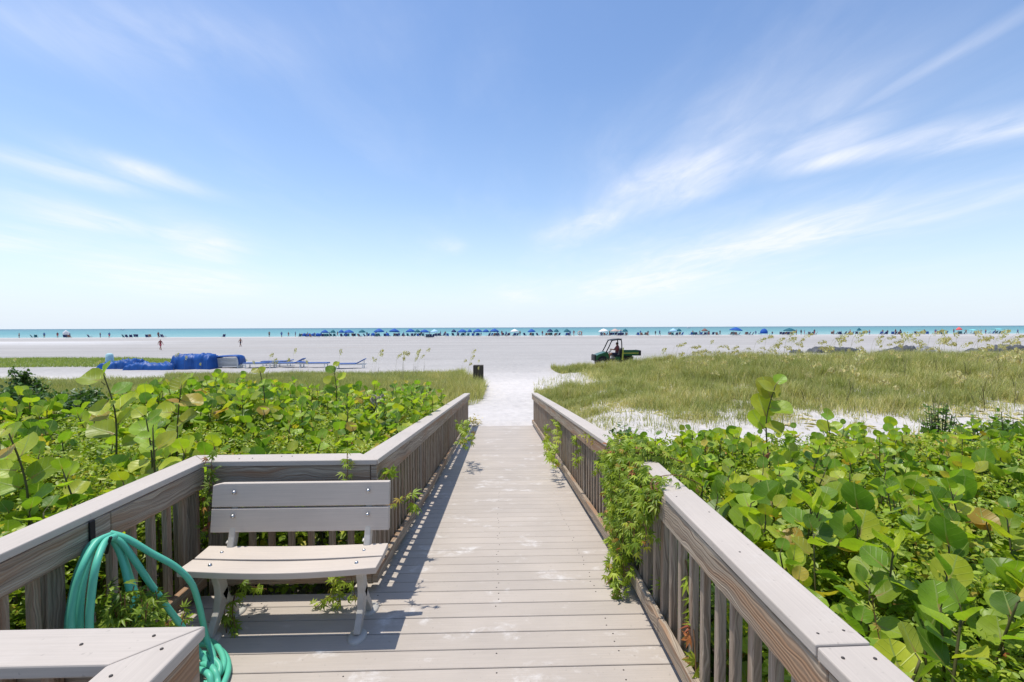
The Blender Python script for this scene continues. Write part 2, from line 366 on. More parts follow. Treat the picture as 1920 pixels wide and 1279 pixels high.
# leaves
def leafmat(name, stops, transl=.35, vein=True, rough=.42, spec=.4, gain=1.0):
    m, g = mat(name); at = g.n('ShaderNodeAttribute', attribute_name='tint'); sc = g.n('ShaderNodeSeparateColor'); g.link(at.outputs['Color'], sc.inputs[0])
    col = g.ramp(sc.outputs[0], stops)
    col = g.mix(1.0, col, g.ramp(sc.outputs[1], [(0, .72), (1, 1.22)]), 'MULTIPLY')
    if gain != 1: col = g.mix(1.0, col, (gain, gain, gain), 'MULTIPLY')
    nrm = None
    uv = g.n('ShaderNodeUVMap'); sp = g.n('ShaderNodeSeparateXYZ'); g.link(uv.outputs[0], sp.inputs[0])
    if vein:
        ax = g.m('ABSOLUTE', sp.outputs[0]); y = sp.outputs[1]
        mid = g.ramp(g.m('DIVIDE', ax, g.m('SUBTRACT', .05, g.m('MULTIPLY', y, .028))), [(.45, 1.0), (1.0, 0.0)])
        sv = g.m('FRACT', g.m('MULTIPLY', g.m('SUBTRACT', y, g.m('MULTIPLY', ax, .75)), 4.2))
        sv = g.ramp(g.m('ABSOLUTE', g.m('SUBTRACT', sv, .5)), [(.0, 1.0), (.09, 0.0)])
        vcol = g.mix(g.ramp(y, [(0.0, 1.0), (.55, 0.0)]), (.34, .42, .12), (.36, .10, .05))
        blot = g.noise(g.mapping(uv.outputs[0], (1, 1, 1)), 3.0, 4, .6)
        pp = g.n('ShaderNodeNewGeometry'); b2 = g.noise(pp.outputs['Position'], 14, 3, .6)
        col = g.mix(1.0, col, g.ramp(b2, [(.3, .88), (.7, 1.1)]), 'MULTIPLY')
        sp2 = g.ramp(g.noise(pp.outputs['Position'], 85, 2, .5), [(.70, 0.0), (.74, 1.0)])
        col = g.mix(g.m('MULTIPLY', sp2, .45), col, (.20, .11, .035))
        col = g.mix(g.m('MULTIPLY', sv, .22), col, (.34, .45, .13)); col = g.mix(g.m('MULTIPLY', mid, .8), col, vcol)
        nrm = g.bump(g.m('ADD', g.m('MULTIPLY', g.m('MAXIMUM', sv, mid), -1.0), g.m('MULTIPLY', b2, .8)), .35, .004)
    tcol = g.mix(1.0, col, (1.25, 1.35, .55), 'MULTIPLY')
    finish(g, col, rough, nrm, spec, 0, transl, tcol); return m
GS = [(0, (.12, .22, .026)), (.25, (.22, .36, .032)), (.55, (.38, .48, .038)), (.78, (.48, .51, .045)), (.88, (.40, .40, .045)), (.95, (.56, .42, .07)), (1.0, (.55, .30, .06))]
M['grape'] = leafmat('sea_grape_leaf', GS, .45)
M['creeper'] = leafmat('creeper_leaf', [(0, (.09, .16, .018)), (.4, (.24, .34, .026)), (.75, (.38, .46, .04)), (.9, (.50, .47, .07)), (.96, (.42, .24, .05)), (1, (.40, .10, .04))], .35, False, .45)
M['shrub'] = leafmat('small_shrub_leaf', [(0, (.05, .105, .022)), (.5, (.11, .20, .035)), (1, (.22, .33, .055))], .25, False, .45)
M['grass'] = leafmat('dune_grass', [(0, (.25, .28, .09)), (.35, (.38, .385, .135)), (.65, (.54, .47, .20)), (.85, (.66, .56, .30)), (1, (.72, .62, .42))], .28, False, .6, .2)
M['lawn'] = leafmat('low_green_grass', [(0, (.18, .25, .05)), (.6, (.30, .37, .08)), (1, (.42, .43, .14))], .25, False, .6, .2)
M['oat'] = leafmat('sea_oat_head', [(0, (.46, .38, .18)), (.5, (.64, .56, .27)), (1, (.76, .70, .42))], .3, False, .6, .2)
M['stem'] = paint('green_brown_stem', (.10, .095, .035), .6, 0, .3, .3, 14)
M['redstem'] = paint('reddish_vine_stem', (.20, .10, .045), .6, 0, .3, .3, 14)
M['drystem'] = paint('dry_straw_stem', (.36, .31, .14), .7, 0, .2, .2, 20)
M['deadleaf'] = paint('dead_leaf', (.36, .13, .07), .6, 0, .35, .3, 25)
M['palehead'] = paint('pale_dried_head', (.45, .38, .30), .8, 0, .35, .2, 40)

# ------------------------------------------------------------------ terrain
SANDZ = -0.90
def ground(x, y):
    x = np.asarray(x, float); y = np.asarray(y, float)
    z = np.full(np.broadcast(x, y).shape, SANDZ)
    z = z + .62*smooth(x, 3.0, 13)*smooth(y, 8, 22)*(1-smooth(y, 26, 31))
    z = z + .28*smooth(x, 1.6, 4.0)*smooth(y, 6, 12)*(1-smooth(y, 16, 26))
    z = z + .16*smooth(-x, 1.5, 4.0)*smooth(y, 7, 14)*(1-smooth(y, 20, 29))
    z = z - .33*smooth(y, 42, 60)*(1-smooth(y, 82, 100))
    z = z + (.10*(fnoise(x, y, .45, 3)-.5) + .05*(fnoise(x, y, 1.6, 5)-.5))*smooth(y, 12.2, 14)*(1-smooth(y, 30, 60))
    z = z + .05*(fnoise(x, y, .05, 3)-.5)*smooth(y, 40, 60)*(1-smooth(y, 130, 140))
    ridge = np.exp(-((y-12.75)/.45)**2)*smooth(x, -1.6, -.8)*(1-smooth(x, .9, 1.8))
    z = z + .07*ridge*(1-smooth(y, 13.2, 14)) - .05*(1-smooth(y, 10.5, 12.35))
    z = z - 3.2*smooth(y, 146, 190)
    z = z - .1*smooth(-y, 0, 5)
    return z
def path_edge_l(y): return -.95 - .35*smooth(y, 12, 15)*(1-smooth(y, 15, 16.5)) + .35*smooth(y, 15, 17)*(1-smooth(y, 20, 22)) - .9*smooth(y, 22, 24) + .3*(fnoise(y*0, y, .5, 8)-.5)
def path_edge_r(y): return 1.25 + 2.0*smooth(y, 20, 26) + .6*(fnoise(y*0+4, y, .35, 9)-.5)
xs = np.concatenate([-np.geomspace(30, 900, 26)[::-1], np.arange(-29.7, 29.8, .27), np.geomspace(30, 900, 26)])
ys = np.concatenate([np.linspace(-60, -6, 10), np.arange(-5.4, 40, .27), np.arange(40.5, 100, 1.3), np.arange(100, 160, .9), np.linspace(162, 260, 12)])
X, Y = np.meshgrid(xs, ys); Z = ground(X, Y)
nx, ny = len(xs), len(ys)
V = np.stack([X, Y, Z], -1).reshape(-1, 3)
idx = np.arange(nx*ny).reshape(ny, nx)
q = np.stack([idx[:-1, :-1], idx[:-1, 1:], idx[1:, 1:], idx[1:, :-1]], -1).reshape(-1)
packed = smooth(Y, 20, 33)*(.8+.2*vnoise(X, Y, .02, 4))
packed = packed*(1-.55*np.exp(-((Y-140)/6)**2))
band1 = np.exp(-((Y-96)/9)**2)*smooth(-X, 55, 85)*.9 + np.exp(-((Y-124)/3)**2)*smooth(X, 60, 90)*.95 + .5*np.exp(-((Y-145)/3)**2)
litter = (smooth(-X, .9, 1.6)*(1-smooth(Y, 8.2, 9.4)) + smooth(X, 1.0, 1.4)*(1-smooth(Y, 5.6, 6.6+.8*vnoise(X, Y, .7, 1))))*.85  # litter-brown ground colour that also paints the thicket interiors dark
ledge_shadow = .55*np.exp(-((Y-111-2*vnoise(X, Y, .03, 2))/1.6)**2)*smooth(X, 10, 25)*(1-smooth(X, 45, 60)) + .5*np.exp(-((Y-104)/1.5)**2)*smooth(-X, 60, 80) + .22*np.exp(-((Y-72)/1.6)**2)*smooth(-X, 12, 22)*(1-smooth(-X, 50, 60)) + .45*np.exp(-((Y-116)/1.2)**2)*smooth(X, 85, 100)  # brown shadow lines of low sand ledges, painted into the sand colour
cols = np.stack([packed, np.clip(band1, 0, 1), np.clip(litter, 0, 1), 1-np.clip(ledge_shadow, 0, 1)], -1).reshape(-1, 4)
o = np_mesh('beach', V, q, np.arange(0, len(q), 4), None, cols, M['sand']); tag(o, kind='structure')

# water: one sheet to the horizon
wy = np.concatenate([np.linspace(146, 200, 14), np.geomspace(215, 42000, 40)]); wx = np.concatenate([-np.geomspace(60, 46000, 22)[::-1], [0], np.geomspace(60, 46000, 22)])
X, Y = np.meshgrid(wx, wy); idx = np.arange(X.size).reshape(X.shape)
Z = np.full(X.shape, -.955)
q = np.stack([idx[:-1, :-1], idx[:-1, 1:], idx[1:, 1:], idx[1:, :-1]], -1).reshape(-1)
o = np_mesh('water', np.stack([X, Y, Z], -1).reshape(-1, 3), q, np.arange(0, len(q), 4), None, None, M['water']); tag(o, kind='structure')

# ------------------------------------------------------------------ boardwalk deck
RAMP0, RAMP1, SLOPE = 3.03, 12.45, 0.0943
def dz_(y): return -max(0.0, y-RAMP0)*SLOPE
b = MB(); PITCH = .14; y = RAMP0-PITCH*36
while y < RAMP1-.02:
    y1 = y+PITCH-.006; lv = y < RAMP0-.01
    x0, x1 = (-2.0, 1.0) if lv and y > 1.15 else (-.98, 1.0)
    a0, a1 = dz_(y), dz_(y1); jx = random.uniform(-.004, .004)
    c = [(x0+jx, y1, a1-.025), (x0+jx, y, a0-.025)]
    b.hexa([(x0, y, a0-.025), (x1, y, a0-.025), (x1, y1, a1-.025), (x0, y1, a1-.025), (x0, y, a0), (x1, y, a0), (x1, y1, a1), (x0, y1, a1)])
    y += PITCH
deck = b.build('boardwalk', M['deck'], bevel=.003); tag(deck, kind='structure')
b = MB()
for xx in (-.78, -.02, .78): b.bar((xx, RAMP0, -.13), (xx, RAMP1, -.13+dz_(RAMP1)), .04, .19); b.box(xx-.02, xx+.02, -1.9, RAMP0, -.22, -.028)
b.box(-1.97, -1.93, 1.15, RAMP0, -.22, -.028)
b.box(-1.98, 1.0, -.3, RAMP0-.1, -.30, -.24)
fr = b.build('boardwalk_framing', M['post_wood']); tag(fr, kind='structure')
b = MB(); y = RAMP0-PITCH*14
k = 0
while y < 5.5:
    for xx in (-.78, -.02, .62, *( (-1.5,) if y < RAMP0-.1 and y > 1.3 else ())):
        for dy_ in (.035, .1):
            if random.random() < .55: b.lathe([(0, .0012), (.0045, .0010), (.0048, -.002)], (xx+random.uniform(-.012, .012), y+dy_, dz_(y+dy_)), n=6)
    y += PITCH
tag(b.build('boardwalk_screws', M['screw']), kind='structure')

# ------------------------------------------------------------------ railings
def railing(name, label, p0, p1, nrm, zf, cap_quads, ext=(0, 0), posts=(), pick=(0.07, .13), seg=2, npick=None, toprail_cut=()):
    """p0->p1: inner face line; nrm: outward unit; cap_quads: list of 4 xy corners (inner0, inner1, outer1, outer0)"""
    root = empty(name, (p0[0], p0[1], zf(*p0))); tag(root, label, 'railing')
    L = Vector((0, 0, 0)); ox, oy, oz = root.location
    def pt(p, z, off=0.0): return (p[0]+nrm[0]*off-ox, p[1]+nrm[1]*off-oy, zf(*p)+z-oz)
    t = Vector((p1[0]-p0[0], p1[1]-p0[1])); Ln = t.length; t /= Ln
    at = lambda s: (p0[0]+t.x*s, p0[1]+t.y*s)
    def board(nm, s0, s1, z0, z1, o0, o1, mt):
        bb = MB(); a, c = at(s0), at(s1)
        cs = [pt(a, z0, o0), pt(c, z0, o0), pt(c, z0, o1), pt(a, z0, o1), pt(a, z1, o0), pt(c, z1, o0), pt(c, z1, o1), pt(a, z1, o1)]
        cr = Vector((t.x, t.y, 0)).cross(Vector((nrm[0], nrm[1], 0))).z
        if cr < 0: cs = [cs[i] for i in (3, 2, 1, 0, 7, 6, 5, 4)]
        if z1-z0 > abs(s1-s0): cs = [cs[i] for i in (1, 5, 6, 2, 0, 4, 7, 3)]
        bb.hexa(cs); return bb.build(nm, mt, root, bevel=.004)
    for cq in cap_quads:
        lift = cq[4] if len(cq) > 4 else 0
        bb = MB(); c4 = cq[:4]
        lo = [(x-ox, y-oy, zf(x, y)+.835+lift-oz) for x, y in c4]; hi = [(x-ox, y-oy, zf(x, y)+.87+lift-oz) for x, y in c4]
        area = sum(c4[i][0]*c4[(i+1) % 4][1]-c4[(i+1) % 4][0]*c4[i][1] for i in range(4))
        if area < 0: lo = [lo[i] for i in (3, 2, 1, 0)]; hi = [hi[i] for i in (3, 2, 1, 0)]
        bb.hexa(lo+hi); cp = bb.build('cap_rail', M['cap'], root, bevel=.005, segs=2)
    cuts = [ext[0]*-1] + list(toprail_cut) + [Ln+ext[1]]
    for a, c in zip(cuts[:-1], cuts[1:]): board('top_rail', a, c-.003, .700, .832, 0, .038, M['rail_wood'])
    board('bottom_rail', -ext[0], Ln+ext[1], .06, .15, 0, .038, M['rail_wood'])
    n = int((Ln-pick[0])/pick[1])+1
    for i in range(n):
        s = pick[0]+i*pick[1]
        if any(abs(s-q) < .06 for q in posts): continue
        j = random.uniform(-.006, .006)
        board('picket', s-.018+j, s+.018+j, .03, .832, .040, .076, M['picket_wood'])
    for s in posts: board('post', s-.045, s+.045, -.95, .832, .041, .131, M['post_wood'])
    return root
flat = lambda x, y: 0.0
rz = lambda x, y: dz_(y)
RX = .845; LX = -.80
r1 = railing('railing', 'right-hand railing of the flat deck, widest cap board in the foreground', (RX, -1.3), (RX, 3.0), (1, 0), flat,
        [[(.838, -1.3), (.838, 1.200), (.990, 1.203), (.990, -1.3)], [(.838, 1.205), (.838, 2.36), (.995, 2.40), (.990, 1.208), .002],
         [(.862, 2.375), (.865, 2.99), (1.01, 2.99), (1.005, 2.415), -.014]], (0, .02), (.5, 2.3, 3.72+.4), (.06, .13), toprail_cut=(2.47,))
r2 = railing('railing', 'right-hand railing of the ramp sloping down to the sand', (RX, 3.03), (RX, RAMP1-.02), (1, 0), rz,
        [[(.838, 2.995), (.838, 7.2), (.990, 7.2), (.990, 2.995)], [(.838, 7.206), (.836, 12.35), (.985, 12.35), (.990, 7.206)]], (0, -.06), (1.9, 3.8, 5.7, 7.6, 9.3), (.06, .13), toprail_cut=(4.8,))
r3 = railing('railing', 'left-hand railing of the ramp casting the striped shadow', (LX, 3.07), (LX, RAMP1-.02), (-1, 0), rz,
        [[(-.793, 3.032), (-.793, 7.0), (-.945, 7.0), (-.945, 3.192)], [(-.793, 7.006), (-.79, 12.4), (-.94, 12.4), (-.945, 7.006)]], (.036, -.05), (1.9, 3.8, 5.7, 7.6, 9.3), (.06, .13), toprail_cut=(4.8,))
r4 = railing('railing', 'short railing directly behind the bench', (-1.885, 3.035), (-.84, 3.035), (0, 1), flat,
        [[(-1.892, 3.028), (-.795, 3.028), (-.947, 3.194), (-2.044, 3.186)]], (-.002, 0), (.02,), (.12, .13))
r5 = railing('railing', 'left side railing of the seating bay with the hose hung on it', (-1.89, 1.36), (-1.89, 3.03), (-1, 0), flat,
        [[(-1.892, 1.2), (-1.892, 3.026), (-2.046, 3.184), (-2.046, 1.2)]], (.16, 0), (.70, 1.60), (.1, .13), toprail_cut=(.945,))
r6 = railing('railing', 'low cross railing in the bottom left corner in front of the bay', (-1.85, 1.335), (-.90, 1.335), (0, -1), flat,
        [[(-1.89, 1.345), (-.845, 1.342), (-.995, 1.192), (-1.89, 1.192)]], (0, 0), (.1,), (.12, .13))
r7 = railing('railing', 'left railing of the foreground deck ending at the corner post', (-.853, -1.3), (-.853, 1.33), (-1, 0), flat,
        [[(-.846, -1.3), (-.846, 1.338), (-.998, 1.188), (-.998, -1.3)]], (0, 0), (.5, 2.58,), (.06, .13))

# screw heads on the cap boards
def cap_screws(root, pts):
    o_ = root.location
    for (x, y) in pts:
        b = MB(); b.lathe([(0, .0012), (.0042, .0010), (.0046, -.002)], (x-o_.x, y-o_.y, .8715+(dz_(y) if y > RAMP0 and abs(x) < 1.1 and x > -.96 else 0)-o_.z), n=8); b.build('screw', M['screw'], root)
cap_screws(r1, [(.875, 1.25), (.955, 1.26), (.875, 1.155), (.955, 1.15), (.90, 1.72), (.955, 2.1), (.88, 2.3)])
cap_screws(r6, [(-.96, 1.30), (-1.13, 1.27), (-1.6, 1.28)]); cap_screws(r7, [(-.90, 1.245), (-.955, 1.15), (-.89, .7)])
cap_screws(r4, [(-1.70, 3.08), (-1.62, 3.09), (-1.45, 3.13), (-1.38, 3.13), (-1.0, 3.09)])

# ------------------------------------------------------------------ bench
bench = empty('park_bench', (-1.2, 2.7, 0)); tag(bench, 'grey slatted park bench with cast metal legs in the bay', 'bench')
def lx(x, y, z): return (x+1.2, y-2.7, z)
def slat(nm, pf, x0=-1.735, x1=-.675, n=12, chip=False):
    """pf(t) -> (front-bottom, back-bottom, back-top, front-top) as (y,z) pairs"""
    b = MB(); vs = []; o = random.uniform(0, 9)
    for i in range(n+1):
        t = i/n; x = x0+(x1-x0)*t
        for (yy, z) in pf(t): vs.append(lx(x, yy, z))
    fs = []; uv = []
    for i in range(n):
        for k in range(4):
            k2 = (k+1) % 4; fs.append((i*4+k, i*4+k2, (i+1)*4+k2, (i+1)*4+k)); u0, u1 = i*1.06/n, (i+1)*1.06/n
            uv.append([(u0+o, k*.2), (u0+o, k*.2+.14), (u1+o, k*.2+.14), (u1+o, k*.2)])
    fs += [(0, 3, 2, 1), (n*4, n*4+1, n*4+2, n*4+3)]; uv += [[(0, 0), (0, .14), (.03, .14), (.03, 0)]]*2
    b.add(vs, fs, uv); return b.build(nm, M['bench_slat'], bench, bevel=.004, segs=2)
sag = lambda t: -.020*math.sin(math.pi*t)
slat('seat_slat', lambda t: ((2.520-.006*math.sin(math.pi*t), .390+sag(t)), (2.655, .384+sag(t)*.9), (2.655, .420+sag(t)*.9), (2.520-.006*math.sin(math.pi*t), .426+sag(t))))
slat('seat_slat', lambda t: ((2.668, .384+sag(t)*.7), (2.805, .392+sag(t)*.5), (2.805, .428+sag(t)*.5), (2.668, .420+sag(t)*.7)))
slat('back_slat', lambda t: ((2.815, .500), (2.850, .498), (2.868, .634), (2.833, .636)))
slat('back_slat', lambda t: ((2.835, .646), (2.870, .644), (2.888, .782-.012*(t < .05)), (2.853, .784-.012*(t < .05))), n=20)
def leg_frame(x):
    b = MB(); P = lambda y, z: Vector(lx(x, y, z))
    def strip(pts, ws, th=.038):
        pts = [Vector(p) for p in pts]
        vs = []
        for i, p in enumerate(pts):
            t = (pts[min(i+1, len(pts)-1)]-pts[max(i-1, 0)]).normalized(); nn = Vector((0, -t.z, t.y)); w = ws[i]/2
            for sx, sn in ((-1, -1), (1, -1), (1, 1), (-1, 1)): vs.append(p+Vector((sx*th/2, 0, 0))+nn*sn*w)
        fs = [(i*4+k, i*4+(k+1) % 4, (i+1)*4+(k+1) % 4, (i+1)*4+k) for i in range(len(pts)-1) for k in range(4)]
        fs += [(3, 2, 1, 0), tuple((len(pts)-1)*4+k for k in range(4))]
        b.add(vs, fs, [[(0, 0)]*4]*len(fs))
    strip([P(2.56, .385), P(2.63, .365), P(2.72, .365), P(2.80, .395), P(2.83, .47), P(2.865, .62), P(2.885, .755)], [.035, .06, .06, .055, .05, .045, .035])
    strip([P(2.66, .365), P(2.685, .27), P(2.70, .20), P(2.665, .11), P(2.60, .035), P(2.585, .012)], [.09, .07, .085, .055, .045, .04])
    strip([P(2.70, .22), P(2.735, .15), P(2.80, .07), P(2.83, .012)], [.06, .045, .038, .038])
    for yy in (2.585, 2.845): b.lathe([(0, .016), (.038, .015), (.050, .010), (.052, .0)], lx(x, yy, 0), n=24, squash=1.3)
    b.bar(lx(x-.015, 2.825, .455), lx(x-.015, 2.795, .442), .03, .012)
    return b.build('leg_frame', M['cast'], bench, bevel=.006, segs=2)
leg_frame(-1.605); leg_frame(-.80)
for (xx, yy, zz_, ax) in [(-1.60, 2.835, .735, 'Y'), (-.80, 2.835, .735, 'Y'), (-1.60, 2.815, .597, 'Y'), (-.80, 2.815, .597, 'Y'),
                         (-1.62, 2.735, .4165, 'Z'), (-.80, 2.735, .4165, 'Z'), (-1.60, 2.59, .4175, 'Z'), (-.80, 2.59, .4175, 'Z')]:
    b = MB()
    prof = [(0, .010), (.006, .009), (.010, .004), (.012, -.004)]
    if ax == 'Y': prof = [(r, -h) for r, h in prof]
    b.lathe(prof, lx(xx, yy, zz_), axis=ax, n=14); b.build('bolt', M['bolt'], bench)

# ------------------------------------------------------------------ hose, hook, bracket
def spline(pts, n=8):
    P = [Vector(p) for p in pts]; out = []
    for i in range(len(P)-1):
        p0, p1, p2, p3 = P[max(i-1, 0)], P[i], P[i+1], P[min(i+2, len(P)-1)]
        for k in range(n):
            t = k/n; out.append(.5*((2*p1)+(p2-p0)*t+(2*p0-5*p1+4*p2-p3)*t*t+(3*p1-p0-3*p2+p3)*t**3))
    return out+[P[-1]]
hb = MB(); hr = .0142
def hose(pts): hb.tube(spline(pts, 10), hr, 10)
hose([px(206, 1004, 2.14), px(180, 1018, 2.08), px(156, 1060, 2.0), px(139, 1115, 1.96), px(134, 1180, 1.94), px(150, 1270, 1.95), px(190, 1310, 1.98), px(235, 1270, 2.06), px(252, 1180, 2.12), px(240, 1095, 2.16), px(226, 1040, 2.18), px(212, 1012, 2.17)])
hose([px(216, 1006, 2.15), px(196, 1018, 2.09), px(180, 1060, 2.0), px(171, 1120, 1.97), px(168, 1180, 1.96), px(178, 1260, 1.97), px(215, 1285, 2.0), px(262, 1240, 2.1), px(268, 1170, 2.16), px(246, 1090, 2.2), px(226, 1032, 2.2), px(216, 1010, 2.18)])
hose([px(200, 1008, 2.19), px(170, 1022, 2.16), px(147, 1070, 2.12), px(133, 1130, 2.08), px(128, 1190, 2.06), px(140, 1290, 2.06), px(165, 1330, 2.06)])
hose([px(208, 1008, 2.16), px(228, 1018, 2.18), px(252, 1050, 2.2), px(280, 1092, 2.23), px(315, 1140, 2.27), px(347, 1184, 2.32), px(372, 1222, 2.36), pz(398, 1262, .02), pz(392, 1300, .02)])
hose([px(206, 1000, 2.18), px(238, 1010, 2.2), px(282, 1036, 2.24), px(328, 1062, 2.29), px(358, 1092, 2.33), px(372, 1130, 2.37), px(380, 1165, 2.4), px(388, 1200, 2.41), pz(400, 1232, .06), pz(392, 1275, .035), pz(372, 1300, .02)])
hose([pz(330, 1222, .02), pz(372, 1208, .02), pz(404, 1213, .02), pz(424, 1232, .02), pz(428, 1258, .02), pz(416, 1290, .02)])
hose([pz(340, 1238, .03), pz(378, 1226, .045), pz(400, 1236, .055), pz(412, 1252, .04), pz(404, 1275, .02), pz(380, 1300, .02)])
hose([pz(352, 1256, .03), pz(384, 1246, .055), pz(402, 1258, .06), pz(408, 1280, .03), pz(404, 1310, .02)])
hose([px(203, 1006, 2.17), px(176, 1026, 2.12), px(160, 1070, 2.06), px(151, 1125, 2.02), px(150, 1185, 2.0), px(160, 1265, 2.0), px(200, 1300, 2.02), px(240, 1262, 2.1), px(258, 1180, 2.15), px(250, 1110, 2.19), px(232, 1048, 2.2), px(214, 1012, 2.18)])
hose([pz(345, 1290, .02), pz(352, 1262, .03), pz(375, 1256, .05), pz(392, 1266, .06), pz(396, 1285, .03)])
hose([pz(325, 1206, .02), pz(372, 1200, .02), pz(398, 1204, .03), pz(414, 1222, .04), pz(420, 1246, .03), pz(408, 1268, .02), pz(382, 1282, .02)])
hb_o = hb.build('garden_hose', M['hose']); tag(hb_o, 'green rubber garden hose hung in loops and coiled on the deck', 'hose')
b = MB(); b.box(-1.889, -1.880, 2.175, 2.205, .69, .836); b.bar((-1.883, 2.19, .72), (-1.80, 2.165, .695), .010, .010); b.bar((-1.80, 2.165, .695), px(204, 1018, 2.10), .010, .010); b.bar(px(204, 1018, 2.10), px(208, 1007, 2.09), .011, .011)
bo = b.build('hose_hook', M['black_metal'], bevel=.002); tag(bo, 'black metal hose hook screwed to the left bay railing', 'hook')

# ------------------------------------------------------------------ vegetation templates
def disc_leaf(seed, cup=.16, wav=.06):
    r_ = random.Random(seed); n = 14; v = [(0, .0, 0)]; uv = [(0, .5)]
    for ring, R in ((0, .30), (1, .52)):
        for k in range(n):
            a = 2*math.pi*k/n; s_, c_ = math.sin(a), math.cos(a)
            rr = R*(1+.05*math.sin(2*a+seed)+r_.uniform(-.02, .02)*ring)
            if k == n//2: rr *= .80 if ring else .9            # notch where the stalk joins
            x, y = rr*s_*1.05, rr*c_
            z = cup*(rr*rr)*1.6 + wav*ring*math.sin(3*a+seed*1.7) + .22*abs(x)*(1 if seed % 2 else .3) - .12*y*y
            v.append((x, y+.0, z)); uv.append((x, y+.5))
    f = [(0, 1+k, 1+(k+1) % n) for k in range(n)] + [(1+k, 1+n+k, 1+n+(k+1) % n, 1+(k+1) % n) for k in range(n)]
    v = [(x, y+.45, z) for x, y, z in v]                        # origin at the stalk
    return v, [tuple(reversed(q)) for q in f], uv
SG = [disc_leaf(k) for k in range(1, 5)]
LEAFLET = ([(0, 0, 0), (-.22, .45, .05), (0, 1, -.10), (.22, .45, .05), (0, .5, -.03)], [(0, 4, 1), (1, 4, 2), (0, 3, 4), (4, 3, 2)], [(0, 0), (-.2, .45), (0, 1), (.2, .45), (0, .5)])
OVAL = ([(0, 0, 0), (-.27, .3, .06), (-.24, .72, .03), (0, 1, -.06), (.24, .72, .03), (.27, .3, .06), (0, .5, -.04)], [(0, 6, 1), (1, 6, 2), (2, 6, 3), (3, 6, 4), (4, 6, 5), (5, 6, 0)], [(0, 0), (-.2, .3), (-.2, .7), (0, 1), (.2, .7), (.2, .3), (0, .5)])
NARROW = ([(0, 0, 0), (-.13, .42, .05), (0, 1, -.22), (.13, .42, .05), (0, .5, -.05)], LEAFLET[1], LEAFLET[2])
def palm5():
    v, f, uv = [], [], []
    for k, a in enumerate((-72, -38, 0, 38, 72)):
        L = (.72, .92, 1.0, .92, .72)[k]; c, s_ = math.cos(rad(a)), math.sin(rad(a)); b0 = len(v)
        for (x, y, z), t_ in zip(NARROW[0], NARROW[2]):
            x, y, z = x*L, y*L, z*L-.16*y*L*y; v.append((x*c+y*s_, -x*s_+y*c, z)); uv.append(t_)
        f += [tuple(b0+i for i in q) for q in NARROW[1]]
    return v, f, uv
PALM5 = palm5()

def tint_sg(n, young=.12):
    t = np.clip(.38+.20*RNG.standard_normal(n), .02, .76)
    m_ = rnd(n) < young; t[m_] = rnd(m_.sum(), .72, .90); m2 = rnd(n) < .03; t[m2] = rnd(m2.sum(), .9, 1.0)
    return np.stack([t, rnd(n), rnd(n), np.ones(n)], -1)

def make_shrub(seed, stems, spread, H=1.75, leafy=.75, size=.135, gap=.085, tall=0.0, young=.12):
    """sea grape: stems from one root, alternate round leaves on their upper part"""
    r_ = random.Random(seed); sb = MB(); C, T, N, SZ, K = [], [], [], [], []
    for s in range(stems):
        a = r_.uniform(0, 6.28); R = spread*math.sqrt(r_.random()) if stems > 1 else .05
        h = H*(1-.16*(R/spread if spread else 0))-r_.uniform(0, .14)+(tall if s == 0 else 0)
        bx, by = R*math.cos(a), R*math.sin(a)
        pts = [Vector((bx*.25, by*.25, -.25)), Vector((bx*.55, by*.55, h*.35)), Vector((bx*.9+r_.uniform(-.05, .05), by*.9+r_.uniform(-.05, .05), h*.75)), Vector((bx+r_.uniform(-.06, .06), by+r_.uniform(-.06, .06), h))]
        sp_ = spline(pts, 6); sb.tube(sp_, [.011-.007*i/(len(sp_)-1) for i in range(len(sp_))], 5)
        zt = h; ang = r_.uniform(0, 6.28); i = 0
        while zt > h-leafy*r_.uniform(.7, 1.1) and zt > .1:
            q = next((p for p in sp_ if p.z >= zt), sp_[-1]); ang += math.pi+r_.uniform(-.9, .9)
            sz = size*(r_.uniform(.75, 1.25))*(.62 if i == 0 else (.85 if i == 1 else 1))
            el = r_.uniform(.2, .95) if i > 1 else r_.uniform(.6, 1.3)
            d = Vector((math.cos(ang)*math.cos(el), math.sin(ang)*math.cos(el), math.sin(el)))
            c = Vector((q.x, q.y, zt)); c2 = c+d*(.02+.02*r_.random())
            sb.tube([c, c2], .0028, 4, False)
            n_ = Vector((-math.cos(ang)*math.sin(el), -math.sin(ang)*math.sin(el), math.cos(el)))
            n_ = (n_+Vector((r_.uniform(-.45, .45), r_.uniform(-.45, .45), r_.uniform(-.1, .2)))).normalized()
            if stems == 1: n_ = (n_*.5+Vector((r_.uniform(-.3, .3), -.75, .45))).normalized()
            C.append(c2); T.append(d); N.append(n_); SZ.append(sz); K.append(r_.randrange(4)); zt -= gap*r_.uniform(.5, 1.15); i += 1
    C, T, N = np.array(C), np.array(T), np.array(N); SZ = np.array(SZ); K = np.array(K)
    root = empty('sea_grape_shrub')
    sb.build('stem', M['stem'], root)
    # all leaf shapes go into one foliage mesh
    tmpl = SG; parts = []
    tint = tint_sg(len(C), young)
    objs = []
    for k in range(4):
        m_ = K == k
        if m_.any(): objs.append(scatter('foliage', *tmpl[k], C[m_], T[m_], N[m_], SZ[m_], tint[m_], M['grape'], None))
    base = objs[0]
    if len(objs) > 1:
        import bmesh
        bm = bmesh.new()
        for ob in objs: bm.from_mesh(ob.data)
        me = bpy.data.meshes.new('foliage'); bm.to_mesh(me); bm.free(); me.materials.append(M['grape'])
        for ob in objs:
            d = ob.data; bpy.data.objects.remove(ob); bpy.data.meshes.remove(d)
        base = bpy.data.objects.new('foliage', me); COL.objects.link(base)
    base.name = 'foliage'; base.parent = root
    return root
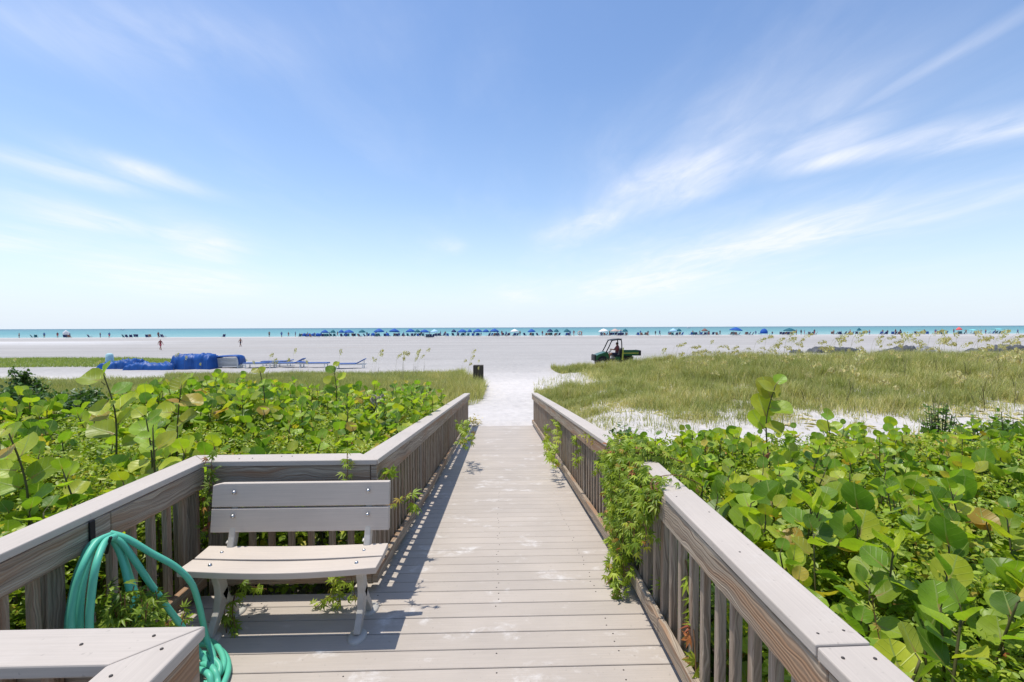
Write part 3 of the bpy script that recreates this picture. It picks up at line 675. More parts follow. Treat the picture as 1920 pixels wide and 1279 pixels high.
def can_l(x, y): return .70+.14*(fnoise(x, y, .6, 21)-.5)*2 + .10*smooth(-x, 2.2, 3.5)*smooth(y, 1.8, 3.2) + .04*smooth(y, 3.5, 5) - .22*smooth(y, 6.0, 8.5) - .22*smooth(-x-.62*y, .6, 1.6)*smooth(y, 4.8, 6)
def can_r(x, y): return .58+.16*(fnoise(x, y, .7, 31)-.5)*2 - .05*smooth(x, 1.5, 3.0) - .16*smooth(y, 4.6, 6.2)
VAR = [make_shrub(100+k, (7, 6, 8, 5, 7, 6)[k], (.40, .36, .44, .34, .40, .30)[k], 1.75, .62, (.150, .130, .158, .125, .145, .112)[k], .075, .12) for k in range(6)]
VK = [children(v) for v in VAR]; used = [False]*6
def place_shrub(k, x, y, ztop, rz, sc, label, group=None):
    if not used[k]: o = VAR[k]; used[k] = True
    else: o = copy_tree(VAR[k], None, VK[k])
    o.location = (x, y, ztop-1.75*sc); o.rotation_euler = (random.uniform(-.06, .06), random.uniform(-.06, .06), rz); o.scale = (sc, sc, sc)
    tag(o, label, 'shrub', group); return o
def poisson(box, inside, r, tries=6000, rf=None):
    pts = []; r_ = random.Random(5)
    for _ in range(tries):
        x, y = r_.uniform(box[0], box[1]), r_.uniform(box[2], box[3])
        rr = rf(x, y) if rf else r
        if inside(x, y) and all((x-a)**2+(y-b)**2 > rr*rr for a, b in pts): pts.append((x, y))
    return pts
in_l = lambda x, y: ((x < -2.34 and y > .9) or (x < -1.22 and y > 3.58)) and y < 8.2-.25*max(0, -x-5) and x > -1.12*y-1.0
in_r = lambda x, y: x > 1.36 and y > .8 and y < 5.6+.4*math.sin(x*2.1) and x < 1.22*y+1.2
n = 0
for (x, y) in poisson((-10.5, -1, .9, 8.5), in_l, .39, 9000):
    if x < -.62*y-1.0 and y > 5.3: continue
    place_shrub(random.randrange(6), x, y, float(can_l(x, y))+random.uniform(.08, .24)+.07*(y > 5), random.uniform(0, 6.28), random.uniform(.88, 1.12) if y < 5 else random.uniform(.75, .95),
                'round-leaved green sea grape bush in the thicket left of the boardwalk', 'sea grape bushes left of the boardwalk')
for (x, y) in poisson((1, 9, .8, 6.2), in_r, .36, 9000):
    place_shrub(random.randrange(6), x, y, float(can_r(x, y))+random.uniform(.08, .26), random.uniform(0, 6.28), random.uniform(.85, 1.1) if y < 4 else random.uniform(.7, .95),
                'round-leaved green sea grape bush in the thicket right of the boardwalk', 'sea grape bushes right of the boardwalk')
# single tall shoots that stand above the thicket
SH = [('sea grape shoot with stacked round leaves, tallest above the right thicket', 1450, 718, 4.3, .20), ('short yellow-tipped sea grape shoot beside the bare sand on the right', 1568, 768, 5.2, .15),
      ('broad-leaved sea grape shoot rising highest at the far left, orange top leaf', 205, 690, 3.7, .165), ('large-leaved sea grape shoot standing right of the orange-topped one', 318, 702, 3.9, .155),
      ('thin sea grape shoot in front of the blue loungers, orange tip leaf', 482, 690, 5.6, .13), ('upright sea grape shoot with dark lower leaves below the sea oats', 625, 686, 6.4, .13),
      ('sea grape shoot with yellow-orange leaf above the left bay railing', 300, 792, 3.0, .135), ('sea grape shoot at the left picture edge with rusty leaf', 60, 800, 2.9, .15),
      ('tall stemmed sea grape shoot behind the corner of the bay railing', 268, 760, 3.4, .16), ('sea grape shoot left of the railing foliage, near the path railing', 560, 770, 4.9, .12)]
for i, (lab, X_, Y_, d_, sz) in enumerate(SH):
    t = px(X_, Y_, d_); o = make_shrub(300+i, 1, .05, 1.75, .62, sz, .085, 0, .3); o.location = (t.x, t.y, t.z-1.44); tag(o, lab, 'shrub')

# woody dark shrub at the far left and far right of the thickets
def small_shrub(x, y, zt, R, H, label, nleaf=2600, seed=1, tone=(.0, .7)):
    root = empty('leafy_shrub', (x, y, float(ground(x, y)))); tag(root, label, 'shrub'); z0 = root.location.z; r_ = np.random.default_rng(seed)
    sb = MB(); C = []; D = []
    nb = 26
    for k in range(nb):
        a = r_.uniform(0, 6.28); rr = R*math.sqrt(r_.random())*.9; top = Vector((rr*math.cos(a), rr*math.sin(a), (zt-z0)*(1-.35*(rr/R)**2)*r_.uniform(.85, 1.04)))
        sp_ = spline([(0, 0, 0), (top.x*.4, top.y*.4, top.z*.5), tuple(top)], 6); sb.tube(sp_, [.014-.010*i/(len(sp_)-1) for i in range(len(sp_))], 5)
        for _ in range(nleaf//nb):
            t = 1-abs(r_.normal())*.22
            q = sp_[int(np.clip(t, .2, 1)*(len(sp_)-1))]; C.append((q.x+r_.normal()*.09*R, q.y+r_.normal()*.09*R, q.z+r_.normal()*.045)); D.append(r_.normal(size=3)+np.array([0, 0, .5]))
    C = np.array(C); n_ = len(C); N = r_.normal(size=(n_, 3))*.6+np.array([0, 0, 1.0])
    tint = np.stack([r_.uniform(*tone, n_), r_.random(n_), r_.random(n_), np.ones(n_)], -1)
    sb.build('stem', M['stem'], root); scatter('foliage', *OVAL, C, np.array(D), N, r_.uniform(.04, .08, n_), tint, M['shrub'], root)
    return root
sh_i = 0
for (X_, Y_, d_, R) in [(30, 718, 7.6, .8), (95, 722, 7.2, .75), (150, 735, 6.8, .7), (10, 765, 6.0, .7), (85, 775, 5.8, .6), (-60, 735, 7.0, .9), (165, 728, 7.9, .6), (40, 690, 9.0, .45), (20, 800, 4.9, .6)]:
    t = px(X_, Y_, d_); sh_i += 1
    small_shrub(t.x, t.y, t.z, R, 1.5, 'dark small-leaved shrub at the far left of the thicket, ' + ordn(sh_i) + (' nearest' if 0 else ' of nine'), 5200, sh_i, (.0, .55))
for j, (X_, Y_, d_, R) in enumerate([(1765, 738, 6.6, .26), (1860, 780, 5.6, .6), (1905, 775, 5.2, .55), (1180, 782, 5.7, .4), (1890, 850, 4.2, .5)]):
    t = px(X_, Y_, d_)
    small_shrub(t.x, t.y, t.z, R, 1.3, ['small dark leafy sprig on a bare stalk standing over the sand', 'dark small-leaved shrub at the right edge of the thicket', 'dark shrub cut by the right picture edge', 'low leafy shrub where the thicket meets the right ramp railing', 'small-leaved shrub low at the right picture edge'][j], 1500 if j else 420, 60+j, (.1, .9))

# creeper and leaf fill over both thickets: far more leaves than anyone could count
def fill(n, sampler, can, name, label, mat_, size=(.020, .042), deep=.20):
    x, y = sampler(n); z = can(x, y)
    clump = fnoise(x, y, 2.2, 41); z = z - .08 + .22*(clump-.5)*2 - np.abs(RNG.standard_normal(len(x)))*deep*rnd(len(x), .3, 1.6)
    C = np.stack([x, y, z], -1)
    N = RNG.standard_normal((len(x), 3))*.6+np.array([0, -.12, 1.0]); T = RNG.standard_normal((len(x), 3))+np.array([0, 0, -.2])
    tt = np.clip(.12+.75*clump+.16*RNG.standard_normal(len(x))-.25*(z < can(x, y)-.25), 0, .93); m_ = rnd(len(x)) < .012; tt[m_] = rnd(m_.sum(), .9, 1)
    tint = np.stack([tt, rnd(len(x)), rnd(len(x)), np.ones(len(x))], -1)
    o = scatter(name, *OVAL, C, T, N, rnd(len(x), *size), tint, mat_); tag(o, label, 'creeper', kind='stuff'); return o
def samp(box, inside, clear=None):
    def f(n):
        X, Y = rnd(n*3, box[0], box[1]), RNG.uniform(box[2], box[3], n*3); m_ = inside(X, Y); return X[m_][:n], Y[m_][:n]
    return f
inL = lambda x, y: (((x < -2.08) & (y > .7)) | ((x < -.98) & (y > 3.28))) & (y < 8.4-.2*np.maximum(0, -x-4)+.6*(fnoise(x, y, .8, 2)-.5)) & (x > -1.15*y-1.2)
inR = lambda x, y: (x > 1.03) & (y > .5) & (y < 5.9+.9*(fnoise(x, y, .8, 6)-.5)+.25*np.sin(x*2.1)) & (x < 1.25*y+1.3)
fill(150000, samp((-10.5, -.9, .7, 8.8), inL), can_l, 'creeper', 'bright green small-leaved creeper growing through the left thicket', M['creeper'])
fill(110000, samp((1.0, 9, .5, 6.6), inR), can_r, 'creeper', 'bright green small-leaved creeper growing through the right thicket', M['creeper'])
# deeper darker undergrowth
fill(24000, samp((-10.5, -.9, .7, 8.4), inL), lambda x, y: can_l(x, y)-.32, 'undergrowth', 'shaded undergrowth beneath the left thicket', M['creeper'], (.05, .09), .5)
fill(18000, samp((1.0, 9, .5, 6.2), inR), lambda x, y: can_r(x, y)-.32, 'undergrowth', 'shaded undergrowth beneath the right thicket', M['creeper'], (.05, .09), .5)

# ------------------------------------------------------------------ climbing vines on the railings
def vine(label, strands, per=.032, size=(.05, .085), droop=.4, seed=1, tone=(.25, .8), rust=.06, jit=.02, name='climbing_vine'):
    r_ = np.random.default_rng(seed); root = empty(name, strands[0][0]); tag(root, label, 'vine'); o0 = np.array(root.location)
    sb = MB(); C, T, N = [], [], []
    for st in strands:
        sp_ = spline([tuple(np.array(p)-o0) for p in st], 6); sb.tube(sp_, .0024, 4, False)
        L = 0
        for a, c in zip(sp_[:-1], sp_[1:]):
            L += (c-a).length
            while L > per:
                L -= per*r_.uniform(.6, 1.4); q = a.lerp(c, r_.random()); 
                C.append(np.array(q)+r_.normal(size=3)*jit); d = r_.normal(size=3)*.8+np.array([0, -.1, -droop]); T.append(d)
                N.append(r_.normal(size=3)*.45+np.array([0, -.45, .75]))
    n_ = len(C); tt = r_.uniform(*tone, n_); m_ = r_.random(n_) < rust; tt[m_] = r_.uniform(.88, 1, m_.sum())
    sb.build('stem', M['redstem'], root); scatter('foliage', *PALM5, np.array(C), np.array(T), np.array(N), r_.uniform(*size, n_), np.stack([tt, r_.random(n_), r_.random(n_), np.ones(n_)], -1), M['creeper'], root)
    return root
rv = random.Random(9); st = []
for k in range(74):
    yy = rv.triangular(2.35, 3.75, 3.1); z0 = .89+dz_(yy); ln = rv.uniform(.12, .82) if 2.92 < yy < 3.45 else rv.uniform(.08, .48); xx = .90
    pts = [(1.06+rv.uniform(0, .12), yy+rv.uniform(-.05, .05), z0-.04), (.95, yy, z0+rv.uniform(.0, .03)), (.83, yy+rv.uniform(-.04, .04), z0-.015)]
    if 2.4 < yy < 2.98 and rv.random() < .93: pts = [(.86, yy, z0-.01), (.838, yy, z0-.02), (.828, yy+rv.uniform(-.04, .04), z0-.05)]
    if yy < 2.95 and rv.random() < .0: pts = pts[:2]+[(.90, yy, z0+.02)]
    x0 = .825-rv.uniform(0, .05)
    if len(pts) == 3 and pts[2][0] < .85:
        for q in range(1, 4): pts.append((x0+rv.uniform(-.02, .02), yy+rv.uniform(-.07, .07), z0-.02-ln*q/3))
    st.append(pts)
for k in range(9):
    yy = rv.uniform(2.9, 3.15); st.append([(.80+rv.uniform(-.03, .02), yy+rv.uniform(-.1, .1), .25+rv.uniform(-.1, .1)), (.79, yy, .12), (.75-rv.uniform(0, .06), yy-.05, .03)])
vine('dense curtain of green creeper spilling over the right railing', st, .017, (.03, .06), 1.3, 4, (.12, .80), .05, .024)
# strands outside behind the pickets there
st = []
for k in range(34):
    yy = rv.uniform(2.35, 3.7); x0 = .96+rv.uniform(0, .1); z0 = .70+dz_(yy); st.append([(x0, yy, z0), (x0+rv.uniform(-.04, .06), yy+rv.uniform(-.1, .1), z0-.3), (x0, yy+rv.uniform(-.15, .15), .05)])
vine('creeper mass growing up outside the right pickets', st, .035, (.04, .065), .7, 14, (.1, .7), .02, .04)
def px_strand(*p): return [tuple(px(a, b_, c)) for a, b_, c in p]
vine('thin leafy vine climbing one picket beside the curtain of creeper', [px_strand((1283, 1035, 2.28), (1290, 1080, 2.22), (1293, 1130, 2.18), (1296, 1190, 2.15), (1299, 1240, 2.12), (1301, 1275, 2.1)), px_strand((1297, 1150, 2.15), (1302, 1200, 2.1), (1305, 1262, 2.05))], .045, (.05, .08), .9, 5, (.6, .93), .12, .008)
vine('yellowish vine looped over the far end of the right ramp railing', [px_strand((1045, 790, 7.0), (1030, 800, 7.0), (1022, 815, 7.0), (1028, 835, 6.6), (1035, 860, 6.1), (1040, 868, 5.7)), px_strand((1045, 790, 6.9), (1045, 815, 6.6), (1042, 840, 6.2), (1036, 850, 6.0))], .035, (.06, .10), .6, 6, (.4, .9), .06, .03)
vine('slender green vine hanging down a picket of the right ramp railing', [px_strand((1080, 812, 4.95), (1081, 840, 4.9), (1083, 880, 4.9))], .03, (.05, .075), .8, 7, (.4, .85), .04, .015)
vine('few yellow leaves lying along the right ramp top rail', [px_strand((1092, 806, 4.7), (1105, 820, 4.45), (1118, 826, 4.2), (1140, 832, 3.9))], .05, (.045, .075), .5, 8, (.6, .93), .1, .015)
vine('leafy vine at the far end of the left ramp railing', [px_strand((858, 790, 7.6), (866, 805, 7.3), (872, 822, 6.9), (862, 830, 6.6)), px_strand((862, 795, 7.5), (880, 812, 7.0), (885, 828, 6.6))], .03, (.06, .10), .5, 10, (.2, .7), .03, .045)
vine('reddish vine hanging at the left corner behind the bench', [px_strand((402, 838, 3.02), (398, 858, 3.0), (396, 875, 2.98), (399, 900, 2.97)), px_strand((398, 872, 2.98), (392, 920, 2.95), (390, 970, 2.93), (392, 1010, 2.92)), px_strand((388, 900, 2.97), (380, 950, 2.95), (384, 1000, 2.93))], .022, (.035, .055), .8, 11, (.05, .5), .16, .014)
vine('green sprig hanging over the bench railing near its right end', [px_strand((651, 845, 3.05), (651, 862, 3.0), (652, 880, 2.99), (650, 898, 2.99))], .018, (.035, .055), .8, 12, (.35, .8), .02, .014)
vine('tendril with yellow leaves reaching out right of the bench back', [px_strand((716, 955, 2.98), (735, 945, 2.94), (755, 934, 2.92), (772, 920, 2.92))], .03, (.03, .05), .2, 13, (.6, .97), .25, .008)
vine('broad green leaves poking through the left ramp pickets', [px_strand((710, 900, 3.05), (722, 892, 3.1), (735, 880, 3.2)), px_strand((782, 955, 3.6), (772, 940, 3.6), (768, 925, 3.6))], .03, (.07, .10), .2, 15, (.25, .6), .02, .01)
vine('leafy creeper sprigs growing up under the bench, right side', [px_strand((612, 1135, 2.88), (622, 1110, 2.86), (628, 1085, 2.86), (640, 1072, 2.86)), px_strand((665, 1120, 2.88), (662, 1095, 2.86), (655, 1072, 2.86)), px_strand((592, 1140, 2.86), (605, 1128, 2.84), (618, 1118, 2.84)), px_strand((635, 1130, 2.86), (640, 1105, 2.85), (650, 1085, 2.85))], .020, (.04, .06), .3, 16, (.35, .8), .02, .016)
vine('leafy creeper sprigs on the deck by the left bench leg', [px_strand((430, 1195, 2.66), (432, 1165, 2.7), (436, 1130, 2.75), (448, 1105, 2.8), (470, 1100, 2.85), (500, 1105, 2.88)), px_strand((445, 1190, 2.64), (436, 1150, 2.7), (442, 1110, 2.78)), px_strand((425, 1190, 2.64), (422, 1160, 2.7), (418, 1120, 2.8))], .020, (.035, .06), .3, 17, (.1, .6), .02, .02)
st = []
for k in range(34):
    a, b_ = rv.uniform(200, 292), rv.uniform(1095, 1150); d_ = rv.uniform(2.05, 2.25); st.append(px_strand((a+rv.uniform(-15, 15), 1215, d_), (a+rv.uniform(-12, 12), (1215+b_)/2, d_), (a, b_, d_)))
vine('bushy creeper growing inside the bay behind the hose', st, .022, (.035, .06), .4, 18, (.02, .6), .01, .02)
st = []
for k in range(10):
    a = rv.uniform(300, 345); st.append(px_strand((a-10, 1205, 2.3), (a, 1185+rv.uniform(-20, 8), 2.3), (a+14, 1165+rv.uniform(-20, 10), 2.35)))
vine('small yellow-green sprig at the foot of the left bay railing', st, .035, (.03, .05), .3, 19, (.4, .85), .04, .02)

# dry odds and ends in the thicket
def dry_curl(name, label, p, s, mat_, n=1, cat='dead leaf'):
    r_ = random.Random(3); b = MB()
    for k in range(n):
        c = Vector(p)+Vector((r_.uniform(-1, 1), r_.uniform(-1, 1), r_.uniform(-1, 1)))*(s*.5 if n > 1 else 0); a = r_.uniform(0, 6.28); L = s*(1 if n == 1 else .45)
        vs = []
        for i in range(7):
            for j in range(5):
                u = (i/6-.5); w = (j/4-.5)*math.cos(u*2.6)*1.0; th = w*2.6
                q = Vector((math.sin(th)*.32, u+.0*w, (1-math.cos(th))*.35)); q = Matrix.Rotation(a, 3, 'Z') @ (Matrix.Rotation(1.0+a*.1, 3, 'X') @ q); vs.append(c+q*L)
        b.add(vs, [(i*5+j, i*5+j+1, (i+1)*5+j+1, (i+1)*5+j) for i in range(6) for j in range(4)], None, True)
    o = b.build(name, mat_); sm = o.modifiers.new('t', 'SOLIDIFY'); sm.thickness = .002; tag(o, label, cat); return o
dry_curl('dead_leaf', 'curled reddish brown dead leaf held in the right thicket', px(1440, 862, 3.9), .13, M['deadleaf'])
dry_curl('seed_cluster', 'pale round dried leaf cluster in the left thicket near the ramp railing', px(707, 754, 6.0), .15, M['palehead'], 30, 'seed cluster')
vine('bare reddish twig with small tip leaves rising beside the right cap board', [px_strand((1655, 1225, 1.75), (1645, 1180, 1.78), (1638, 1140, 1.8), (1636, 1118, 1.8))], .05, (.02, .035), -.3, 23, (.7, 1), .5, .004, 'twig')

# ------------------------------------------------------------------ dune grass
BL = ([(-.5, 0, 0), (.5, 0, 0), (-.36, .55, .06), (.36, .55, .06), (0, 1, .30)], [(0, 1, 3, 2), (2, 3, 4)], [(0, 0), (1, 0), (0, .5), (1, .5), (.5, 1)])
def grass(name, label, x, y, hgt, wid, tone, mat_, lean=.35):
    n = len(x); z = ground(x, y)-.02
    a = rnd(n, 0, 6.283); L = hgt; tilt = np.abs(RNG.standard_normal(n))*lean
    T = np.stack([np.cos(a)*np.sin(tilt), np.sin(a)*np.sin(tilt), np.cos(tilt)], -1)*1.0
    # normals face roughly sideways, blades bend out along the lean
    N = np.stack([np.cos(a)*np.cos(tilt), np.sin(a)*np.cos(tilt), -np.sin(tilt)], -1)
    B = np.cross(N, T)
    tv = np.array(BL[0]); W_ = wid[:, None, None]; H_ = hgt[:, None, None]
    V = np.stack([x, y, z], -1)[:, None, :] + W_*tv[None, :, 0, None]*B[:, None, :] + H_*(tv[None, :, 1, None]*T[:, None, :]+tv[None, :, 2, None]*N[:, None, :])
    fl = np.array([0, 1, 3, 2, 2, 3, 4]); loops = (fl[None, :]+(np.arange(n)*5)[:, None]).ravel(); starts = (np.array([0, 4])[None, :]+(np.arange(n)*7)[:, None]).ravel()
    tint = np.repeat(np.stack([np.clip(tone, 0, 1), rnd(n), rnd(n), np.ones(n)], -1), 5, axis=0)
    o = np_mesh(name, V.reshape(-1, 3), loops, starts, None, tint, mat_, None, False); tag(o, label, 'grass', kind='stuff'); return o
def cut(x, y, dens):
    m_ = rnd(len(x)) < dens; return x[m_], y[m_]
# right dune
n = 620000; y = np.sqrt(rnd(n, 6.5**2, 31**2)); x = rnd(n)*(1.22*y+1.0)
edge = path_edge_r(y); inside = x > edge
bare = 1-smooth(y, 10.9+1.8*(fnoise(x, y*0, .35, 3)-.5)*2, 13.4+1.8*(fnoise(x, y*0, .35, 3)-.5)*2)   # open sand in front
tuft = smooth(fnoise(x, y, 1.1, 12), .54, .66)
near = smooth(1.0*x, 1.2, 1.5)*(1-smooth(x, 2.6, 3.8))*smooth(y, 10.0, 12.0)
gap = smooth(y, 18.3, 19.8)*(1-smooth(y, 25.8, 26.8))*(1-smooth(x, 4.0, 6.2))*.97
dens = np.clip((1-bare)*(.25+.9*smooth(fnoise(x, y, 1.5, 14), .3, .62)) + bare*tuft*.30 + near*.8*smooth(fnoise(x, y, .9, 4), .38, .55), 0, 1)*(1-gap)*inside*(1-smooth(y, 28.5, 30.5)*1.0)
dens = dens*(1-.75*smooth(fnoise(x, y, .5, 44), .60, .70)*(1-smooth(y, 16, 20)))
x, y = cut(x, y, dens)
hh = rnd(len(x), .25, .62)*(.75+.35*fnoise(x, y, .8, 15))*(.55+.45*smooth(y, 10, 19))*(.62+.38*smooth(x, 3, 9))*(.62+.85*smooth(fnoise(x, y, 1.7, 51), .35, .7))
grass('dune_grass', 'olive green dune grass covering the low dune on the right', x, y, hh, rnd(len(x), .007, .013)*(1+.03*y), .34+.75*(fnoise(x, y, .9, 16)-.5)+.22*RNG.standard_normal(len(x)), M['grass'], .30)
# left dune
n = 430000; y = np.sqrt(rnd(n, 7.3**2, 28**2)); x = -rnd(n)*(1.14*y+1.0)
dens = (x < path_edge_l(y)-.15*rnd(n))*(.5+.6*fnoise(x, y, .6, 24))*(1-smooth(fnoise(x, y, .55, 25), .62, .70)*.85)*(1-smooth(y, 24.5+2*(fnoise(x, y*0, .2, 5)-.5), 26.5))
dens = dens*np.where(x < -.70*y, (1-smooth(y, 21, 23.5)), 1)
x, y = cut(x, y, np.clip(dens, 0, 1))
hh = rnd(len(x), .16, .42)*(.7+.5*fnoise(x, y, .8, 26))*(1+.75*smooth(x, -2.6, -1.6)*smooth(y, 15, 17.5))
grass('dune_grass', 'olive green dune grass on the low dune left of the path', x, y, hh, rnd(len(x), .007, .012)*(1+.03*y), .22+.55*(fnoise(x, y, 1.0, 27)-.5)+.2*smooth(x, -7, -2)+.16*RNG.standard_normal(len(x)), M['grass'], .32)
# low green runner grass beyond, far left
n = 90000; y = rnd(n, 30.5, 45); x = rnd(n, -52, -16)
e = smooth(-x-.92*y, -8.5, -3.5); dens = (y > 33.5-1.0*smooth(-x, 26, 40)+1.4*(fnoise(x*.3, y, .5, 2)-.5))*(y < 43.0-4.5*smooth(x, -34, -22)+1.5*(fnoise(x, y, .2, 7)-.5))*(x < -20-3*(fnoise(x*0, y, .6, 5)-.5))
x, y = cut(x, y, dens*.9)
grass('beach_grass', 'strip of low green grass on the beach at the far left', x, y, rnd(len(x), .10, .26), rnd(len(x), .02, .035), .35+.3*RNG.standard_normal(len(x)), M['lawn'], .5)
# dry stems and wrack lying on the bare sand
n = 1500; y = rnd(n, 10.2, 15.0); x = rnd(n, 2.2, 18); m_ = (fnoise(x, y, .9, 61) > .5); x, y = x[m_], y[m_]; a = rnd(len(x), 0, 6.28)
C = np.stack([x, y, ground(x, y)+.012], -1); T = np.stack([np.cos(a), np.sin(a)*.5, rnd(len(x), -.02, .25)], -1); N = np.stack([0*a, 0*a, 1+0*a], -1)
o = scatter('dry_stems', *LEAFLET, C, T, N, rnd(len(x), .10, .32), np.stack([rnd(len(x), .45, 1), rnd(len(x)), rnd(len(x)), np.ones(len(x))], -1), M['grass'])
for v_ in (0,): tag(o, 'dry grass stems lying over the bare sand strip on the right', 'dry stems', kind='stuff')
# ------------------------------------------------------------------ sea oats
def make_oat(seed, H, green=.3, droop=.35, full=26):
    r_ = random.Random(seed); root = empty('sea_oat'); sb = MB()
    L = H; pts = [(0, 0, 0), (.04*H, 0, .4*H), (.13*H, .01, .78*H), ((.25+droop*.2)*H, .02, .95*H), ((.36+droop*.25)*H, .03, (.99-droop*.22)*H)]
    sp_ = spline(pts, 8); sb.tube(sp_, [.0045-.003*i/(len(sp_)-1) for i in range(len(sp_))], 4); sb.build('stem', M['drystem'], root)
    C, T, N = [], [], []; m0 = int(len(sp_)*.62)
    for k in range(full*2):
        f = (k/(full*2)); i = m0+int(f*(len(sp_)-1-m0)); q = sp_[i]; sc_ = math.sin(math.pi*(.15+.85*f))**.6
        off = Vector((r_.uniform(-.03, .10)*sc_, r_.uniform(-.08, .08)*sc_, -r_.uniform(.0, .14)*sc_)); C.append(q+off); T.append((r_.uniform(-.2, .7), r_.uniform(-.4, .4), -1)); N.append((r_.uniform(-1, 1), r_.uniform(-1, 1), r_.uniform(-.3, .3)))
    n_ = len(C); rr = np.random.default_rng(seed)
    o = scatter('seed_head', *OVAL, np.array(C), np.array(T), np.array(N), rr.uniform(.05, .085, n_), np.stack([rr.random(n_), rr.random(n_), rr.random(n_), np.ones(n_)], -1), M['oat'], root)
    lf = MB()
    for k in range(3):
        a = r_.uniform(0, 6.28); c, s_ = math.cos(a), math.sin(a); ps = [(0, 0, 0), (.10*c, .10*s_, .28*H), (.26*c, .26*s_, .42*H), (.42*c, .42*s_, .38*H)]; q = spline(ps, 4)
        vs = []
        for i, p in enumerate(q): w = .006*(1-i/len(q)); vs += [p+Vector((-s_*w, c*w, 0)), p-Vector((-s_*w, c*w, 0))]
        lf.add(vs, [(2*i, 2*i+1, 2*i+3, 2*i+2) for i in range(len(q)-1)])
    lf.build('leaf_blade', M['stem'], root)
    return root
OV = [make_oat(500+k, (1.35, 1.2, 1.5, 1.1)[k], .3, (.3, .7, .1, 1.0)[k], (26, 30, 20, 26)[k]) for k in range(4)]; OK_ = [children(o) for o in OV]; oused = [False]*4
def place_oat(k, x, y, s, rz_, label, group, sz=1.0):
    if not oused[k]: o = OV[k]; oused[k] = True
    else: o = copy_tree(OV[k], None, OK_[k])
    o.location = (x, y, float(ground(x, y))-.03); o.scale = (s*sz, s*sz, s); o.rotation_euler = (random.uniform(-.1, .1), random.uniform(-.1, .1), rz_); tag(o, label, 'sea oats', group)
r_ = random.Random(77)
for k in range(150):
    X_ = 1230+690*r_.random()**1.05; d_ = r_.uniform(15, 27) if X_ < 1500 else r_.uniform(11.5, 25); t = px(X_, 650, d_)
    place_oat(r_.choice((0, 0, 1, 2, 3)), t.x, t.y, r_.uniform(.7, 1.25)*(1.0 if X_ > 1400 else .85), r_.uniform(-1.0, .8), 'tall sea oat with golden drooping seed head on the right dune', 'sea oats on the right dune')
for k in range(36):
    X_ = r_.choice((r_.uniform(480, 560), r_.uniform(570, 700), r_.uniform(665, 790), r_.uniform(690, 820), r_.uniform(860, 900)))
    if k > 30: X_ = (28, 165, 325, 345, 372)[k-31]
    d_ = r_.uniform(20, 25.5); t = px(X_, 650, d_)
    place_oat(2 if r_.random() < .75 else 0, t.x, t.y, r_.uniform(.75, 1.12), r_.uniform(-1.8, 1.8), 'thin upright sea oat stalk on the left dune', 'sea oats on the left dune', .6)

# dark square post at the path
t = px(897, 690, 21.0); g0 = float(ground(t.x, t.y)); b = MB(); b.box(t.x-.225, t.x+.225, t.y-.2, t.y+.2, g0-.3, .04)
o = b.build('wooden_post', M['piling_wood'], bevel=.012); tag(o, 'squat dark square wooden post in the grass left of the path', 'post')
# drift of dry leaves at the ramp end
def debris(label, spots, seed):
    r_ = np.random.default_rng(seed); C = np.array(spots); n_ = len(C)
    o = scatter('dry_leaves', *OVAL, C, r_.normal(size=(n_, 3)), r_.normal(size=(n_, 3))*.5+np.array([0, 0, 1]), r_.uniform(.04, .08, n_), np.stack([r_.uniform(.0, .35, n_), r_.random(n_), r_.random(n_), np.ones(n_)], -1), M['oat']); tag(o, label, 'leaf litter', kind='stuff')
rr = np.random.default_rng(4); cx, cy = -.72, 12.55
debris('dry leaf litter caught at the left foot of the ramp', [(cx+rr.normal()*.10, cy+rr.normal()*.22, float(ground(cx, cy))+.03+abs(rr.normal())*.05) for _ in range(110)], 1)

# ------------------------------------------------------------------ paints for the beach things
M['blue'] = paint('blue_canvas', (.02, .10, .38), .7, 0, .22, .25, 3)
M['tarp'] = paint('blue_tarp', (.006, .075, .30), .5, 0, .30, .35, 2.2)
M['paleblue'] = paint('pale_blue_canvas', (.40, .62, .80), .7); M['white'] = paint('white_canvas', (.78, .78, .76), .7); M['tan'] = paint('tan_canvas', (.55, .42, .36), .7)
M['teal'] = paint('dark_teal_canvas', (.01, .12, .16), .7); M['red'] = paint('red_canvas', (.72, .13, .12), .7); M['turq'] = paint('turquoise_canvas', (.25, .68, .66), .7)
M['brown'] = paint('brown_canvas', (.22, .12, .10), .7); M['darkblue'] = paint('navy_canvas', (.012, .03, .12), .7); M['greytarp'] = paint('grey_tarp', (.085, .09, .10), .6, 0, .35, .3, 1.5); M['palegrey'] = paint('pale_grey_tarp', (.26, .26, .29), .6, 0, .2)
M['whiteplastic'] = paint('white_plastic', (.72, .72, .70), .45); M['pole'] = paint('aluminium_pole', (.55, .55, .54), .4, .6)
M['skin'] = paint('skin', (.42, .22, .14), .55, 0, .08); M['skin2'] = paint('tanned_skin', (.26, .12, .07), .55, 0, .08); M['hair'] = paint('dark_hair', (.03, .02, .015), .7)
M['green'] = paint('green_vehicle_paint', (.008, .085, .03), .3, 0, .1, .5); M['yellow'] = paint('yellow_vehicle_paint', (.50, .50, .07), .4); M['black'] = paint('black_plastic', (.014, .014, .016), .5); M['rubber'] = paint('tyre_rubber', (.02, .02, .02), .85); M['rim'] = paint('cream_rim', (.55, .55, .40), .5)
M['redcloth'] = paint('dark_red_shirt', (.22, .05, .045), .8); M['darkcloth'] = paint('dark_shorts', (.035, .03, .055), .8); M['pinkcloth'] = paint('pink_swimwear', (.5, .10, .12), .8); M['bluecloth'] = paint('blue_swimwear', (.04, .10, .35), .8)
M['boat'] = paint('white_hull', (.75, .76, .78), .4)

